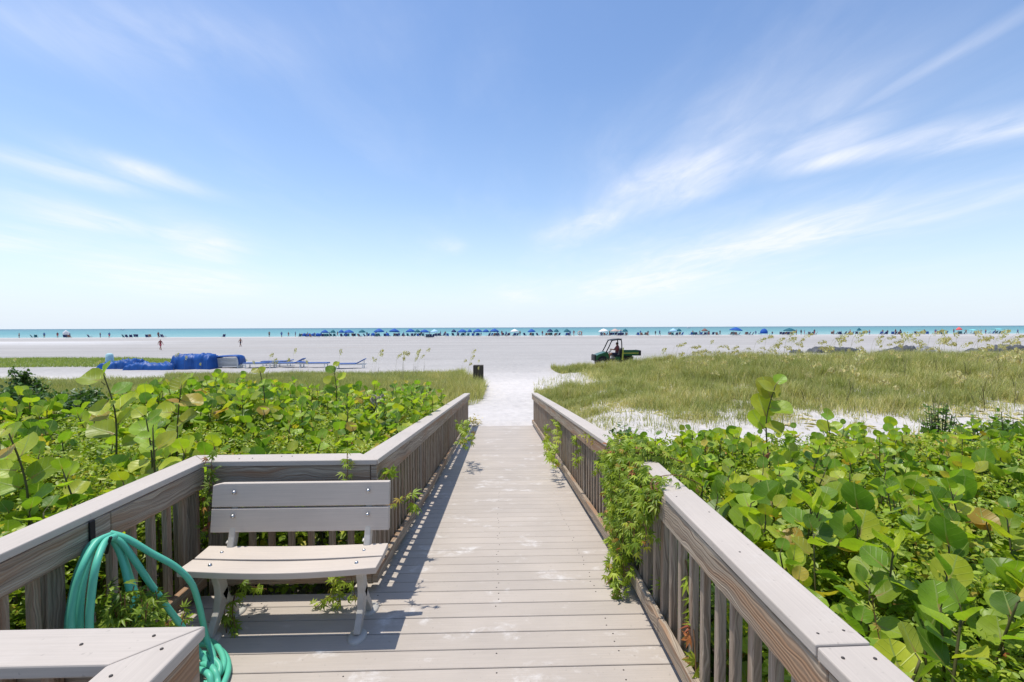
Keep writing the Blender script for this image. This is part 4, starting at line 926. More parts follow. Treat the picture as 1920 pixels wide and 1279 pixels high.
# ------------------------------------------------------------------ people
def body_mesh(name, J, E_, sub=2):
    """J: {name:(pos, radius)}; E_: edges; one continuous skinned surface rooted at the pelvis"""
    names = list(J); me = bpy.data.meshes.new(name); me.from_pydata([J[k][0] for k in names], [(names.index(a), names.index(b_)) for a, b_ in E_], [])
    ob = bpy.data.objects.new(name, me); COL.objects.link(ob); sk = ob.modifiers.new('skin', 'SKIN')
    for i, k in enumerate(names):
        v = me.skin_vertices[0].data[i]; r = J[k][1]; v.radius = r if isinstance(r, tuple) else (r, r); v.use_root = (k == 'pelvis')
    s_ = ob.modifiers.new('s', 'SUBSURF'); s_.levels = s_.render_levels = sub
    dg = bpy.context.evaluated_depsgraph_get(); m2 = bpy.data.meshes.new_from_object(ob.evaluated_get(dg)); bpy.data.objects.remove(ob)
    m2.polygons.foreach_set('use_smooth', np.ones(len(m2.polygons), dtype=bool)); m2.name = name
    return m2
def figure(pose):
    """metres, facing -Y, feet at z=0 (standing) / seat at z=.40 (sitting)"""
    if pose == 'sit':
        J = dict(pelvis=((0, 0, .50), (.15, .11)), belly=((0, .03, .66), (.13, .10)), chest=((0, .05, .86), (.16, .11)), neck=((0, .05, 1.02), .055), head=((0, .03, 1.12), .085), crown=((0, .04, 1.22), .085), face=((0, -.055, 1.14), .03))
        for s, n_ in ((-1, 'l'), (1, 'r')):
            J.update({n_+'sh': ((.19*s, .05, .95), .055), n_+'el': ((.23*s, -.10, .74), .042), n_+'wr': ((.15*s, -.34, .78), .03), n_+'ha': ((.13*s, -.42, .80), (.035, .02)), n_+'hip': ((.10*s, -.05, .47), .085), n_+'kn': ((.13*s, -.46, .50), .06), n_+'an': ((.13*s, -.52, .10), .042), n_+'to': ((.14*s, -.68, .06), (.045, .03))})
    else:
        w = 1 if pose == 'walk' else 0
        J = dict(pelvis=((0, 0, .93), (.15, .11)), belly=((0, 0, 1.10), (.13, .095)), chest=((0, 0, 1.30), (.165, .11)), neck=((0, .01, 1.48), .055), head=((0, 0, 1.58), .085), crown=((0, .01, 1.68), .085), face=((0, -.085, 1.59), .03))
        for s, n_ in ((-1, 'l'), (1, 'r')):
            sw = w*s*.20
            J.update({n_+'sh': ((.19*s, 0, 1.41), .055), n_+'el': ((.25*s, .02-sw*.6, 1.14), .042), n_+'wr': ((.25*s, -.06-sw*1.2, .91), .03), n_+'ha': ((.25*s, -.09-sw*1.3, .82), (.022, .04)), n_+'hip': ((.09*s, 0, .86), .088), n_+'kn': ((.10*s, -.03+sw*.9, .49), .062), n_+'an': ((.10*s, .02+sw*1.6, .10+.05*max(0, sw)*4), .042), n_+'to': ((.11*s, -.13+sw*1.5, .05), (.045, .03))})
    E_ = [('pelvis', 'belly'), ('belly', 'chest'), ('chest', 'neck'), ('neck', 'head'), ('head', 'crown'), ('head', 'face')]
    for n_ in 'lr': E_ += [('chest', n_+'sh'), (n_+'sh', n_+'el'), (n_+'el', n_+'wr'), (n_+'wr', n_+'ha'), ('pelvis', n_+'hip'), (n_+'hip', n_+'kn'), (n_+'kn', n_+'an'), (n_+'an', n_+'to')]
    return body_mesh('body', J, E_)
def garment(me, test, off=.012, name='clothing'):
    import bmesh
    bm = bmesh.new(); bm.from_mesh(me)
    bmesh.ops.delete(bm, geom=[f for f in bm.faces if not test(f.calc_center_median())], context='FACES')
    bm.normal_update()
    for v in bm.verts: v.co += v.normal*off
    m2 = bpy.data.meshes.new(name); bm.to_mesh(m2); bm.free(); return m2
FIG = {p: figure(p) for p in ('stand', 'walk', 'sit')}
GAR = {}
for p, me in FIG.items():
    if p == 'sit':
        GAR[p] = dict(shorts=garment(me, lambda c: c.z < .66 and c.y > -.34 and c.z > .30), shirt=garment(me, lambda c: .58 < c.z < 1.0 and c.y > -.10), hair=garment(me, lambda c: c.z > 1.13 and c.y > -.02, .02))
    else:
        GAR[p] = dict(shorts=garment(me, lambda c: .62 < c.z < 1.03 and abs(c.x) < .205), shirt=garment(me, lambda c: 1.0 < c.z < 1.44 and abs(c.x) < .23), hair=garment(me, lambda c: c.z > 1.59 and c.y > -.035, .02))
def person(pose, loc, rz_, h, label, skin='skin', shorts='darkcloth', shirt=None, hair='hair', group=None):
    root = empty('person', loc, rz_); s = h/1.74; root.scale = (s, s, s); tag(root, label, 'person', group)
    def part(nm, me, mt):
        o = bpy.data.objects.new(nm, me)
        if not me.materials: me.materials.append(mt)
        COL.objects.link(o); o.parent = root; o.material_slots[0].link = 'OBJECT'; o.material_slots[0].material = mt; return o
    part('body', FIG[pose], M[skin]); part('hair', GAR[pose]['hair'], M[hair]); part('shorts', GAR[pose]['shorts'], M[shorts])
    if shirt: part('shirt', GAR[pose]['shirt'], M[shirt])
    return root

# ------------------------------------------------------------------ utility vehicle and driver
def wheel(parent, x, y, z, R=.30, w=.24):
    t = MB(); prof = [(R*.55, -w*.42), (R*.86, -w*.5), (R*.98, -w*.36), (R, -w*.15), (R, w*.15), (R*.98, w*.36), (R*.86, w*.5), (R*.55, w*.42)]
    t.lathe(prof, (0, 0, 0), 'Y', 28)
    for k in range(20):
        a = 2*math.pi*k/20; t.bar((R*.99*math.cos(a), -w*.45, R*.99*math.sin(a)), (R*.99*math.cos(a+.12), w*.45, R*.99*math.sin(a+.12)), .04, .03, (math.cos(a), 0, math.sin(a)))
    wh = empty('wheel', (x, y, z)); wh.parent = parent
    t.build('tyre', M['rubber'], wh); r = MB(); r.lathe([(0, -.07), (R*.2, -.08), (R*.3, -.05), (R*.45, -.06), (R*.58, -w*.44), (R*.60, -w*.40), (R*.58, w*.40), (R*.45, .05), (0, .05)], (0, 0, 0), 'Y', 20); r.build('rim', M['rim'], wh)
vz = lambda x, y: float(ground(x, y))
vp = px(1151, 688, 31.0); veh = empty('utility_vehicle', (vp.x-.02, 31.0, vz(vp.x, 31.0)+.0)); tag(veh, 'green and black utility vehicle with cargo bed driving on the sand', 'utility vehicle')
# local: front towards -X, length 3.1
veh.scale = (.87, .92, .94)
for wx_ in (-1.02, .95):
    for wy_ in (-.62, .62): wheel(veh, wx_, wy_, .30)
b = MB()   # hood with sloping nose and fenders
prof = [(-1.46, .52), (-1.44, .80), (-1.25, .90), (-.72, 1.06), (-.55, 1.04), (-.48, .62), (-.66, .60), (-.74, .74), (-1.02, .80), (-1.30, .66), (-1.34, .50)]
vs = [(x, -.60, z) for x, z in prof]+[(x, .60, z) for x, z in prof]; n_ = len(prof)
b.add(vs, [tuple(range(n_))[::-1], tuple(range(n_, 2*n_))]+[(i, (i+1) % n_, (i+1) % n_+n_, i+n_) for i in range(n_)]); b.build('hood', M['green'], veh, bevel=.02, segs=2)
b = MB(); b.box(-1.56, -1.44, -.52, .52, .42, .86); b.bar((-1.60, -.45, .40), (-1.60, -.45, .84), .04, .04); b.bar((-1.60, .45, .40), (-1.60, .45, .84), .04, .04); b.bar((-1.60, -.5, .62), (-1.60, .5, .62), .05, .05); b.build('bumper', M['black'], veh, bevel=.015)
for s in (-1, 1):
    b = MB(); b.lathe([(0, -.02), (.07, -.015), (.075, .02)], (-1.45, s*.40, .80), 'X', 14); b.build('headlight', M['whiteplastic'], veh)
b = MB(); b.box(-1.35, 1.45, -.42, .42, .32, .46); b.box(-.66, .38, -.62, .62, .36, .42); b.build('chassis', M['black'], veh, bevel=.01)
b = MB(); b.box(-1.40, -.52, -.56, .56, .46, .80); b.box(-.60, -.08, -.60, .60, .42, .58); b.box(.36, 1.30, -.50, .50, .46, .79); b.build('underbody', M['black'], veh, bevel=.02)
b = MB(); b.box(-.05, .38, -.58, .58, .44, .72); b.build('seat_base', M['green'], veh, bevel=.02)
b = MB(); b.box(-.12, .34, -.56, .56, .72, .82); b.hexa([(.30, -.56, .80), (.30, .56, .80), (.42, .56, .80), (.42, -.56, .80), (.38, -.56, 1.28), (.38, .56, 1.28), (.48, .56, 1.26), (.48, -.56, 1.26)]); b.build('seat', M['black'], veh, bevel=.03, segs=2)
b = MB()
for s in (-1, 1):
    b.tube(spline([(-.74, s*.58, 1.00), (-.50, s*.58, 1.42), (-.30, s*.56, 1.80), (-.12, s*.55, 1.88), (.30, s*.55, 1.92), (.44, s*.55, 1.86), (.47, s*.56, 1.55), (.47, s*.58, 1.1), (.47, s*.58, .62)], 5), .042, 8)
b.tube([(-.20, -.55, 1.86), (-.20, .55, 1.86)], .024, 8); b.tube([(.45, -.55, 1.88), (.45, .55, 1.88)], .024, 8); b.tube([(-.72, -.58, 1.02), (-.72, .58, 1.02)], .022, 8); b.tube([(.47, -.58, 1.3), (.47, .58, 1.3)], .022, 8)
b.build('roll_cage', M['black'], veh)
b = MB(); b.hexa([(-.36, -.60, 1.84), (.50, -.60, 1.93), (.50, .60, 1.93), (-.36, .60, 1.84), (-.36, -.58, 1.88), (.50, -.58, 1.98), (.50, .58, 1.98), (-.36, .58, 1.88)]); b.build('roof', M['black'], veh, bevel=.015)
b = MB(); c = Vector((-.32, -.28, 1.12)); tilt = Matrix.Rotation(rad(-58), 3, 'Y'); pts = [c+tilt @ Vector((.17*math.cos(a), .17*math.sin(a), 0)) for a in [2*math.pi*k/20 for k in range(21)]]
b.tube(pts, .014, 6); b.tube([c, Vector((-.62, -.28, .94))], .018, 6)
for k in (0, 7, 13): b.tube([c, pts[k]], .009, 5)
b.build('steering_wheel', M['black'], veh)
bed = MB(); X0, X1 = .58, 1.86
for (a0, a1, c0, c1, z0, z1) in ((X0, X1, -.66, .66, .80, .84), (X0, X1, -.66, -.62, .84, 1.14), (X0, X1, .62, .66, .84, 1.14), (X0, X0+.04, -.62, .62, .84, 1.14)): bed.box(a0, a1, c0, c1, z0, z1)
for k in range(6): bed.box(X0+.08+k*.2, X0+.13+k*.2, -.675, -.66, .84, 1.04)
bed.build('cargo_bed', M['green'], veh, bevel=.008)
b = MB(); b.box(X1, X1+.05, -.66, .66, .80, 1.16); b.box(X1-.14, X1, -.69, -.66, .80, 1.15); b.build('tailgate', M['black'], veh, bevel=.01)
b = MB(); b.box(X0, X1-.15, -.69, -.675, .95, 1.0); b.hexa([(.44, -.66, .50), (.56, -.66, .50), (.56, -.63, .50), (.44, -.63, .50), (.52, -.66, 1.35), (.60, -.66, 1.35), (.60, -.63, 1.35), (.52, -.63, 1.35)]); b.build('stripe', M['yellow'], veh)
for k in (-1, 1):
    b = MB(); prof = [(1.30, .50), (1.34, .74), (.60, .76), (.58, .60), (.72, .70), (.98, .72), (1.18, .66), (1.24, .50)]; vs = [(x, k*.45, z) for x, z in prof]+[(x, k*.68, z) for x, z in prof]; n_ = len(prof)
    b.add(vs, [tuple(range(n_)), tuple(range(n_, 2*n_))[::-1]]+[(i, i+n_, (i+1) % n_+n_, (i+1) % n_) for i in range(n_)]); b.build('fender', M['black'], veh, bevel=.01)
dl = Vector(veh.location); person('sit', (dl.x+.14, dl.y-.26, dl.z+.36), rad(-90), 1.78, 'driver with bare reddish upper body and dark shorts seated in the utility vehicle', 'skin2', 'darkcloth', 'redcloth')

# two walkers out on the sand
t = px(301, 654, 66.0); person('walk', (t.x, t.y, vz(t.x, t.y)), rad(70), 1.5, 'person in red swimwear walking alone across the open sand', 'skin', 'pinkcloth', 'redcloth')
t = px(451, 648, 76.0); person('walk', (t.x, t.y, vz(t.x, t.y)), rad(-110), 1.42, 'tanned person running on the sand beyond the covered stack', 'skin2', 'darkcloth')

# ------------------------------------------------------------------ beach umbrellas, chairs, canopies
def umbrella_mesh(canvas, R=1.35, H=2.15, n=8):
    root = empty('beach_umbrella'); b = MB(); vs = []
    prof = [(0, H), (.35*R, H-.20), (.7*R, H-.46), (R, H-.78), (R*1.0, H-.92)]
    for (r, z) in prof:
        for k in range(n*2):
            a = 2*math.pi*k/(n*2); rr = r*(1 if k % 2 == 0 else .955); vs.append((rr*math.cos(a), rr*math.sin(a), z-(0 if k % 2 == 0 or r == 0 else -.015)))
    m_ = n*2; b.add(vs, [(i*m_+k, i*m_+(k+1) % m_, (i+1)*m_+(k+1) % m_, (i+1)*m_+k) for i in range(len(prof)-1) for k in range(m_)], None, True)
    o = b.build('canopy', canvas, root); sd = o.modifiers.new('t', 'SOLIDIFY'); sd.thickness = .012
    p = MB(); p.tube([(0, 0, -.3), (0, 0, H-.02)], .022, 6); p.lathe([(0, .09), (.02, .06), (.025, 0)], (0, 0, H), n=8); p.build('pole', M['pole'], root); return root
protos = {}
def umbrella(x, ypix_top, wpx, canvas, label, d=141.5, tilt=(0, 0), group=None):
    t = px(x, 631, d); key = canvas
    if key not in protos: o = umbrella_mesh(M[canvas]); protos[key] = (o, children(o))
    else: o = copy_tree(protos[key][0], None, protos[key][1])
    z0 = vz(t.x, t.y); top = px(x, ypix_top, d).z; s = wpx*1.08*d/FPX/2.7; h = max(1.0, (top-z0)/2.15)
    o.location = (t.x, t.y, z0); o.scale = (s, s, h); o.rotation_euler = (tilt[0], tilt[1], random.uniform(0, 1)); tag(o, label, 'umbrella', group)
UMB = [(609, 621, 13, 'blue'), (624, 622.5, 9, 'teal'), (640, 622, 10, 'blue'), (654, 620, 18, 'blue'), (679, 622, 12, 'teal'), (711, 616, 18, 'blue'), (739, 616, 18, 'blue'), (770, 616.5, 17, 'blue'), (783, 621, 10, 'teal'), (796, 620.5, 16, 'blue'), (815, 617.5, 14, 'paleblue'),
       (851, 621.5, 9, 'darkblue'), (867, 617.5, 17, 'blue'), (881, 621, 9, 'blue'), (896, 616.5, 16, 'blue'), (911, 617.5, 12, 'blue'), (927, 616, 16, 'blue'), (965, 618, 15, 'white'), (997, 620, 14, 'blue'), (1031, 622.5, 11, 'darkblue'), (1043, 622.5, 9, 'teal'), (1063, 620, 11, 'teal'),
       (1132, 616.5, 18, 'white'), (1153, 617, 16, 'tan'), (1172, 619.5, 10, 'teal'), (1262, 618.5, 13, 'paleblue'), (1273, 619, 9, 'teal'), (1321, 620.5, 11, 'brown'), (1379, 613.5, 22, 'blue'), (1480, 617.5, 20, 'teal'), (1611, 616.5, 7, 'teal'), (1798, 613, 9, 'red'), (125, 618, 9, 'white')]
CN = dict(blue='bright blue', teal='dark teal', paleblue='pale blue', darkblue='navy', white='white', tan='pinkish tan', brown='brown', red='red')
cnt = {}
tot = {c: sum(1 for u in UMB if u[3] == c) for c in CN}
for (x, yt, w, c) in sorted(UMB):
    cnt[c] = cnt.get(c, 0)+1
    lab = f'{CN[c]} beach umbrella at the waterline' if tot[c] == 1 else f'{CN[c]} beach umbrella, {ordn(cnt[c])} of its colour from the left along the waterline'
    if x == 125: lab = 'white beach umbrella tilted back, alone at the far left waterline'
    umbrella(x, yt, w, c, lab, tilt=(rad(25), 0) if x == 125 else (random.uniform(-.05, .05), random.uniform(-.06, .06)), d=139.5+3*random.random())
def canopy(x, yt, w, canvas, label, d=142):
    t = px(x, 631, d); z0 = vz(t.x, t.y); top = px(x, yt, d).z-z0; W_ = w*d/FPX/2; root = empty('shade_canopy', (t.x, t.y, z0)); tag(root, label, 'canopy')
    b = MB(); vs = []; nx_ = 9
    for j, yy in enumerate((-1.2, 0, 1.2)):
        for i in range(nx_): u = i/(nx_-1); vs.append((-W_+2*W_*u, yy, top-.12-.10*math.sin(u*9)-.08*abs(yy)))
    b.add(vs, [(j*nx_+i, j*nx_+i+1, (j+1)*nx_+i+1, (j+1)*nx_+i) for j in range(2) for i in range(nx_-1)], None, True); o = b.build('canopy_cloth', M[canvas], root); sd = o.modifiers.new('t', 'SOLIDIFY'); sd.thickness = .04
    for sx in (-1, 1):
        for sy in (-1, 1):
            p = MB(); p.tube([(sx*W_*.95, sy*1.1, -.1), (sx*W_*.95, sy*1.1, top-.2)], .03, 6); p.build('pole', M['pole'], root)
canopy(841, 623, 12, 'turq', 'low turquoise shade cloth among the blue umbrellas'); canopy(1824, 617.5, 20, 'turq', 'pale turquoise shade cloth right of the red umbrella'); canopy(1872, 616, 18, 'turq', 'pale turquoise shade cloth at the far right waterline')
canopy(1162, 618.2, 8, 'tan', 'small tan shade cloth between two pale umbrellas')
# blue clam-shell cabanas
def make_cabana():
    root = empty('sun_cabana'); b = MB(); vs = []; n1, n2 = 9, 7
    for i in range(n1):
        a = math.pi*.62*i/(n1-1)
        for j in range(n2): th = math.pi*j/(n2-1); r = .62; vs.append((r*math.cos(th), -r*math.sin(th)*math.cos(a)*1.0+.1, .35+r*1.35*math.sin(th)*math.sin(a)+0*a))
    b.add(vs, [(i*n2+j, i*n2+j+1, (i+1)*n2+j+1, (i+1)*n2+j) for i in range(n1-1) for j in range(n2-1)], None, True); o = b.build('hood', M['blue'], root); sd = o.modifiers.new('t', 'SOLIDIFY'); sd.thickness = .02
    c = MB(); c.box(-.55, .55, -1.1, .3, .30, .38); c.build('cushion', M['blue'], root)
    for sx in (-1, 1):
        for yy in (-1.0, .2): l = MB(); l.box(sx*.5-.03, sx*.5+.03, yy-.03, yy+.03, -.05, .30); l.build('leg', M['whiteplastic'], root)
    return root
cab = make_cabana(); ck = children(cab)
for i, x in enumerate((571, 580, 587, 596, 601, 648, 700, 726, 1432)):
    o = cab if i == 0 else copy_tree(cab, None, ck); t = px(x, 631, 137+3*random.random()); s = 1.0 if x < 1400 else 1.9
    if x == 1432: s = 1.7
    o.location = (t.x, t.y, vz(t.x, t.y)); o.rotation_euler.z = random.uniform(-.9, .9); o.scale = (s, s, s)
    tag(o, 'large blue hooded sun cabana alone right of the tall blue umbrella' if x == 1432 else f'blue hooded sun cabana, {ordn(i+1)} of its row from the left', 'cabana', 'blue hooded sun cabanas by the water')
def make_chair(c1):
    root = empty('beach_chair'); b = MB(); b.hexa([(-.28, -.3, .26), (.28, -.3, .26), (.28, .22, .18), (-.28, .22, .18), (-.28, -.3, .28), (.28, -.3, .28), (.28, .22, .20), (-.28, .22, .20)]); b.build('seat', c1, root)
    b = MB(); b.hexa([(-.28, .22, .19), (.28, .22, .19), (.28, .25, .19), (-.28, .25, .19), (-.28, .55, .84), (.28, .55, .84), (.28, .58, .83), (-.28, .58, .83)]); b.build('backrest', c1, root)
    b = MB()
    for s in (-1, 1): b.tube([(s*.3, -.32, -.02), (s*.3, -.30, .42), (s*.3, .40, .46)], .016, 5); b.tube([(s*.3, .45, -.02), (s*.3, -.2, .30)], .016, 5); b.tube([(s*.3, .2, .18), (s*.3, .57, .86)], .016, 5)
    b.tube([(-.3, .57, .86), (.3, .57, .86)], .016, 5); b.tube([(-.3, -.31, .20), (.3, -.31, .20)], .016, 5)
    b.build('frame', M['pole'], root); return root
CP = {c: make_chair(M[c]) for c in ('darkblue', 'blue', 'brown', 'teal')}; CKd = {c: children(o) for c, o in CP.items()}; cu = set()
spots = []
r_ = random.Random(12)
for a, b_, n_ in ((560, 630, 12), (640, 700, 10), (700, 770, 12), (770, 842, 13), (845, 905, 8), (915, 958, 10), (961, 970, 3), (984, 1012, 4), (1024, 1050, 6), (1060, 1070, 3), (1123, 1160, 9), (1163, 1178, 5), (1194, 1217, 6), (1255, 1280, 5), (1293, 1330, 10), (1335, 1346, 2), (1368, 1386, 6), (1396, 1410, 4), (1463, 1486, 6), (1511, 1530, 5), (1556, 1600, 7), (1606, 1616, 2), (1648, 1662, 3), (1670, 1690, 4), (1715, 1740, 4), (1752, 1775, 5), (1792, 1808, 4), (1815, 1842, 4), (1850, 1880, 5), (60, 75, 2), (120, 135, 3), (165, 172, 1), (232, 262, 5), (275, 285, 2), (300, 312, 3), (417, 420, 1), (792, 812, 4)):
    for k in range(n_): spots.append(a+(b_-a)*(k+r_.random()*.8)/max(1, n_))
spots.sort(); ccount = {}
for i, x in enumerate(spots):
    c = r_.choices(('darkblue', 'teal', 'blue', 'brown'), (5, 3, 2, 2))[0]; ccount[c] = ccount.get(c, 0)+1
    if c not in cu: o = CP[c]; cu.add(c)
    else: o = copy_tree(CP[c], None, CKd[c])
    d = r_.uniform(136, 144.5) if not 795 < x < 812 else 122; t = px(x, 631, d); o.location = (t.x, t.y, vz(t.x, t.y)); o.rotation_euler.z = math.pi+r_.uniform(-.9, .9); o.scale = (1.15,)*3
    tag(o, f'{dict(darkblue="navy", teal="dark teal", blue="blue", brown="brown")[c]} low beach chair facing the sea, {ordn(ccount[c])} of its colour from the left', 'beach chair', 'beach chairs along the waterline')
pp = [36, 83, 108, 131, 188, 205, 297, 505, 528, 541, 554, 562, 577, 590, 618, 633, 662, 688, 705, 725, 748, 757, 790, 806, 826, 835, 858, 872, 889, 902, 919, 933, 941, 949, 975, 1017, 1069, 1076, 1087, 1091, 1128, 1143, 1157, 1164, 1201, 1215, 1229, 1237, 1254, 1299, 1312, 1329, 1350, 1375, 1417, 1448, 1493, 1502, 1508, 1527, 1563, 1577, 1594, 1630, 1655, 1664, 1679, 1688, 1733, 1754, 1766, 1788, 1811, 1839, 1848, 1866, 1888, 1908]
sk = ('skin', 'skin2'); cl_ = ('darkcloth', 'bluecloth', 'pinkcloth')
for i, x in enumerate(pp):
    inw = r_.random() < .22; d = r_.uniform(150, 160) if inw else r_.uniform(136, 146); t = px(x, 631, d); z0 = max(vz(t.x, t.y), -1.45)
    person(r_.choice(('stand', 'walk', 'stand')), (t.x, t.y, z0), r_.uniform(0, 6.28), r_.uniform(1.5, 1.8), f'distant beachgoer, {ordn(i+1)} from the left at the waterline', r_.choice(sk), r_.choice(cl_), r_.choice((None, None, 'darkcloth', 'redcloth', 'bluecloth')), group='beachgoers at the waterline')
# round pink-purple float held near the dark umbrella
t = px(1087, 626, 140); b = MB(); n_ = 20; b.tube([(.55*math.cos(2*math.pi*k/n_), 0, .55*math.sin(2*math.pi*k/n_)) for k in range(n_+1)], .14, 8)
o = b.build('swim_ring', M['tan']); o.location = (t.x, t.y, vz(t.x, t.y)+.85); tag(o, 'pale pinkish swim ring held upright at the waterline', 'swim ring')

# ------------------------------------------------------------------ piles, loungers and tarps on the beach
def heap(name, label, cx, cy, prof, depth, mat_, seed, cat='tarp', fold=.06):
    """prof: list of (x offset, height) giving a lumpy cover over stacked things"""
    b = MB(); r_ = np.random.default_rng(seed); nx_, ny_ = 56, 22; xs_ = np.linspace(prof[0][0], prof[-1][0], nx_); hs = np.interp(xs_, [p[0] for p in prof], [p[1] for p in prof]); vs = []
    z0 = vz(cx, cy)-.03
    for j in range(ny_):
        v = j/(ny_-1)*2-1; f = (1-abs(v)**5)**.5 if abs(v) < 1 else 0
        for i in range(nx_):
            n_ = abs(fnoise(xs_[i]+.5*v, v*depth, 2.6, seed)-.5)*2.2-.35; n2 = fnoise(xs_[i]*1.3+v, v*depth*.6, 6.0, seed+3)-.5
            e = min(1, min(i, nx_-1-i)/2.5)
            vs.append((cx+xs_[i]+n2*fold*.8, cy+v*depth/2*(1+n_*.15), z0+max(0, hs[i]*f*e**.5*(1+n_*fold*4)+n2*fold*f)))
    b.add(vs, [(j*nx_+i, j*nx_+i+1, (j+1)*nx_+i+1, (j+1)*nx_+i) for j in range(ny_-1) for i in range(nx_-1)], None, True)
    o = b.build(name, mat_); tag(o, label, cat); return o
t = px(368, 688, 31.2); heap('covered_stack', 'large boxy stack wrapped in a bright blue tarp', t.x, t.y, [(-1.28, .90), (-1.2, .98), (-.4, .98), (.2, .96), (.55, 1.05), (.9, .98), (1.2, .90), (1.28, .75)], 1.5, M['tarp'], 3, 'covered stack', .05)
t = px(235, 688, 31.6); heap('blue_tarp', 'long low blue tarp trailing off to the left of the wrapped stack', t.x, t.y, [(-1.5, .28), (-1.1, .46), (-.6, .44), (.0, .62), (.5, .56), (.9, .68), (1.15, .45)], 1.2, M['tarp'], 5, fold=.12)
t = px(296, 690, 30.6); heap('blue_tarp', 'crumpled blue tarp between the long tarp and the wrapped stack', t.x, t.y, [(-1.9, .25), (-1.3, .48), (-.6, .44), (-.1, .42), (.5, .45), (1.2, .40), (1.25, .3)], 1.0, M['tarp'], 9, fold=.12)
t = px(206, 690, 31.9); b = MB(); b.lathe([(0, .98), (.12, .97), (.20, .9), (.22, .7), (.24, .2), (.22, 0)], (t.x, t.y, vz(t.x, t.y)), n=16); o = b.build('covered_bin', paint('pale_turquoise', (.40, .60, .62), .7)); tag(o, 'pale turquoise round bin behind the long blue tarp', 'bin')
# loungers
def make_lounger(raise_=.55):
    root = empty('beach_lounger'); b = MB()
    for s in (-1, 1): b.box(-1.0, .95, s*.30-.025, s*.30+.025, .30, .36)
    for x in (-.98, .90): b.box(x, x+.05, -.30, .30, .30, .36)
    b.build('frame', M['whiteplastic'], root)
    for x in (-.85, .75):
        for s in (-1, 1): l = MB(); l.box(x, x+.05, s*.29-.03, s*.29+.03, -.03, .30); l.build('leg', M['whiteplastic'], root)
    c = MB(); c.box(-1.0, .35, -.29, .29, .362, .44); c.build('cushion', M['tarp'], root, bevel=.02)
    c = MB(); h = raise_; L = .68; a = math.asin(min(.95, h/L)); c.bar((.36, 0, .40), (.36+L*math.cos(a), 0, .40+h), .58, .07); c.build('backrest', M['tarp'], root, bevel=.02)
    c = MB(); c.bar((.80, -.2, .34), (.36+L*math.cos(a)*.8, -.2, .40+h*.75), .03, .03); c.bar((.80, .2, .34), (.36+L*math.cos(a)*.8, .2, .40+h*.75), .03, .03); c.build('prop', M['whiteplastic'], root); return root
LG = [make_lounger(.10), make_lounger(.38)]; LKd = [children(o) for o in LG]; lu = [0, 0]
def lounger(x, d, k, rz_, label, dz=0.0):
    o = LG[k] if not lu[k] else copy_tree(LG[k], None, LKd[k]); lu[k] = 1; t = px(x, 688, d); o.location = (t.x, t.y, vz(t.x, t.y)+dz); o.rotation_euler = (0, 0, rz_); o.scale = (1, 1, .78); tag(o, label, 'lounger'); return o
lounger(488, 31.5, 0, 0.0, 'flat blue cushioned lounger left of the raised ones'); lounger(545, 32, 1, 0.05, 'blue lounger with its backrest raised, left one of the middle pair'); lounger(588, 31.5, 0, math.pi, 'flat blue lounger, right one of the middle pair'); lounger(658, 30.5, 1, .1, 'small blue and white lounger, rightmost of the row'); lounger(520, 33, 0, .1, 'flat blue lounger half hidden between the first two')
# stack of white loungers with a blue cover
t = px(435, 688, 31.8); b = MB(); z0 = vz(t.x, t.y)
for k in range(7): b.box(t.x-.95, t.x+.65, t.y-.35, t.y+.35, z0+.08+k*.085, z0+.13+k*.085)
for xx in (-.9, .5): b.box(t.x+xx, t.x+xx+.06, t.y-.33, t.y+.33, z0-.02, z0+.66)
o = b.build('lounger_stack', M['whiteplastic']); tag(o, 'stack of white loungers beside the wrapped blue stack', 'lounger stack')
b = MB(); vs = []; prof = [(-.98, .70), (-.7, .80), (-.3, .83), (.2, .84), (.5, .83), (.62, .78), (.68, .60), (.70, .36), (.69, .22)]
for j in range(7):
    for i, (xx, zz2) in enumerate(prof): vs.append((t.x+xx+.02*math.sin(j*2.2+i), t.y-.42+.14*j, z0+zz2-.05*(abs(j-3) == 3)+.012*math.sin(j*3+i*2)))
b.add(vs, [(j*9+i, j*9+i+1, (j+1)*9+i+1, (j+1)*9+i) for j in range(6) for i in range(8)], None, True)
o = b.build('blue_cover', M['tarp']); sd = o.modifiers.new('t', 'SOLIDIFY'); sd.thickness = .05; tag(o, 'blue cover draped over the right end of the white lounger stack', 'cover')
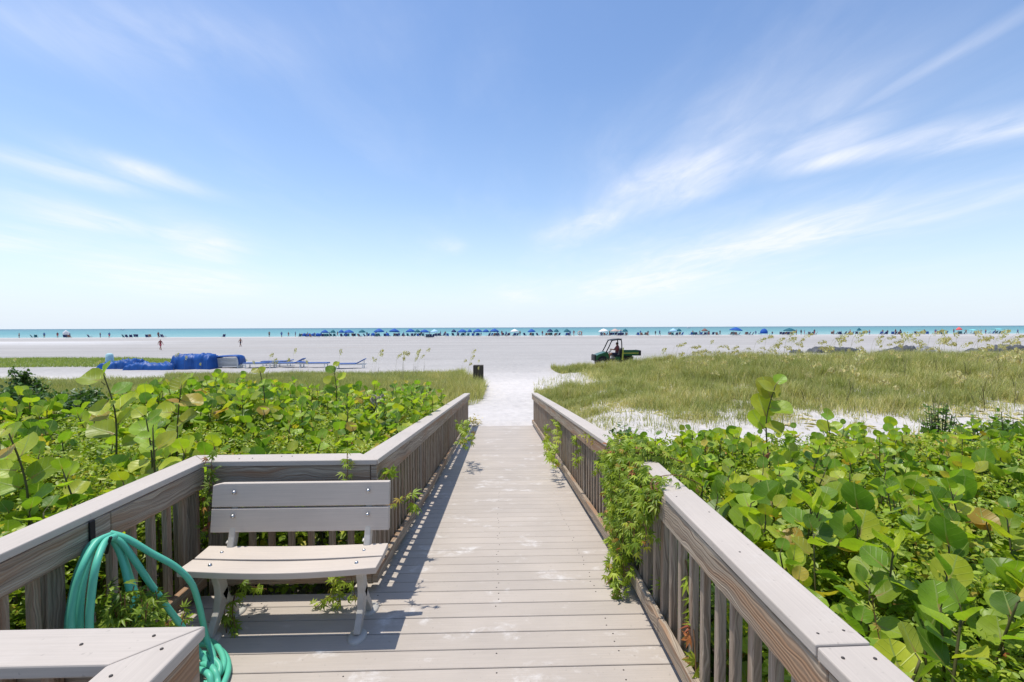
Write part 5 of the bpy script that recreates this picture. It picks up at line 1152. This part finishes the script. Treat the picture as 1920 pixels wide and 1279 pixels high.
# dark covered piles behind the right dune
for i, (x, w, h, d, mt, lab) in enumerate([(1493, 12, .50, 45, 'greytarp', 'small dark grey tarp pile, leftmost behind the right dune'), (1562, 92, .85, 46, 'greytarp', 'long dark grey tarp pile behind the right dune grass'), (1680, 62, .95, 46, 'greytarp', 'wedge-shaped dark tarp pile behind the right dune'), (1731, 24, .90, 47, 'palegrey', 'pale grey covered box between the dark tarp piles'), (1840, 40, .5, 47, 'greytarp', 'low dark tarp pile right of the pale grey box'), (1895, 66, 1.0, 46, 'greytarp', 'dark covered pile at the far right behind the sea oats')]):
    t = px(x, 664, d); W_ = w*d/FPX/2; h *= .74; pr = [(-W_, h*.6), (-W_*.6, h), (0, h*.85), (W_*.5, h*.95), (W_, h*.6)]
    if 'wedge' in lab: pr = [(-W_, h*.15), (-W_*.3, h*.55), (W_*.5, h), (W_, h*.95)]
    heap('covered_pile', lab, t.x, t.y, pr, 1.6, M[mt], 20+i, 'covered pile', .10)
# far boats
def boat(x, d, L, label):
    t = px(x, 614, d); root = empty('motor_boat', (t.x, d, -.95)); tag(root, label, 'boat'); b = MB()
    n_ = 9; vs = []
    for i in range(n_):
        u = i/(n_-1); w = (1-(max(0, u-.5)*2)**2.2)*.16*L+.01; xx = (u-.5)*L
        vs += [(xx, -w, .12*L+.04*L*u*u), (xx, -w*.6, -.02*L), (xx, w*.6, -.02*L), (xx, w, .12*L+.04*L*u*u)]
    b.add(vs, [(i*4+k, i*4+k+1, (i+1)*4+k+1, (i+1)*4+k) for i in range(n_-1) for k in range(3)]+[(i*4+3, i*4, (i+1)*4, (i+1)*4+3) for i in range(n_-1)]+[(0, 1, 2, 3)], None)
    b.build('hull', M['boat'], root); c = MB(); c.hexa([(-.2*L, -.1*L, .12*L), (.15*L, -.1*L, .12*L), (.15*L, .1*L, .12*L), (-.2*L, .1*L, .12*L), (-.18*L, -.09*L, .27*L), (.05*L, -.09*L, .27*L), (.05*L, .09*L, .27*L), (-.18*L, .09*L, .27*L)]); c.build('cabin', M['boat'], root, bevel=.05)
boat(1291, 900, 9, 'tiny white motor boat on the horizon right of centre'); boat(230, 1000, 9, 'tiny white motor boat on the horizon at the left')
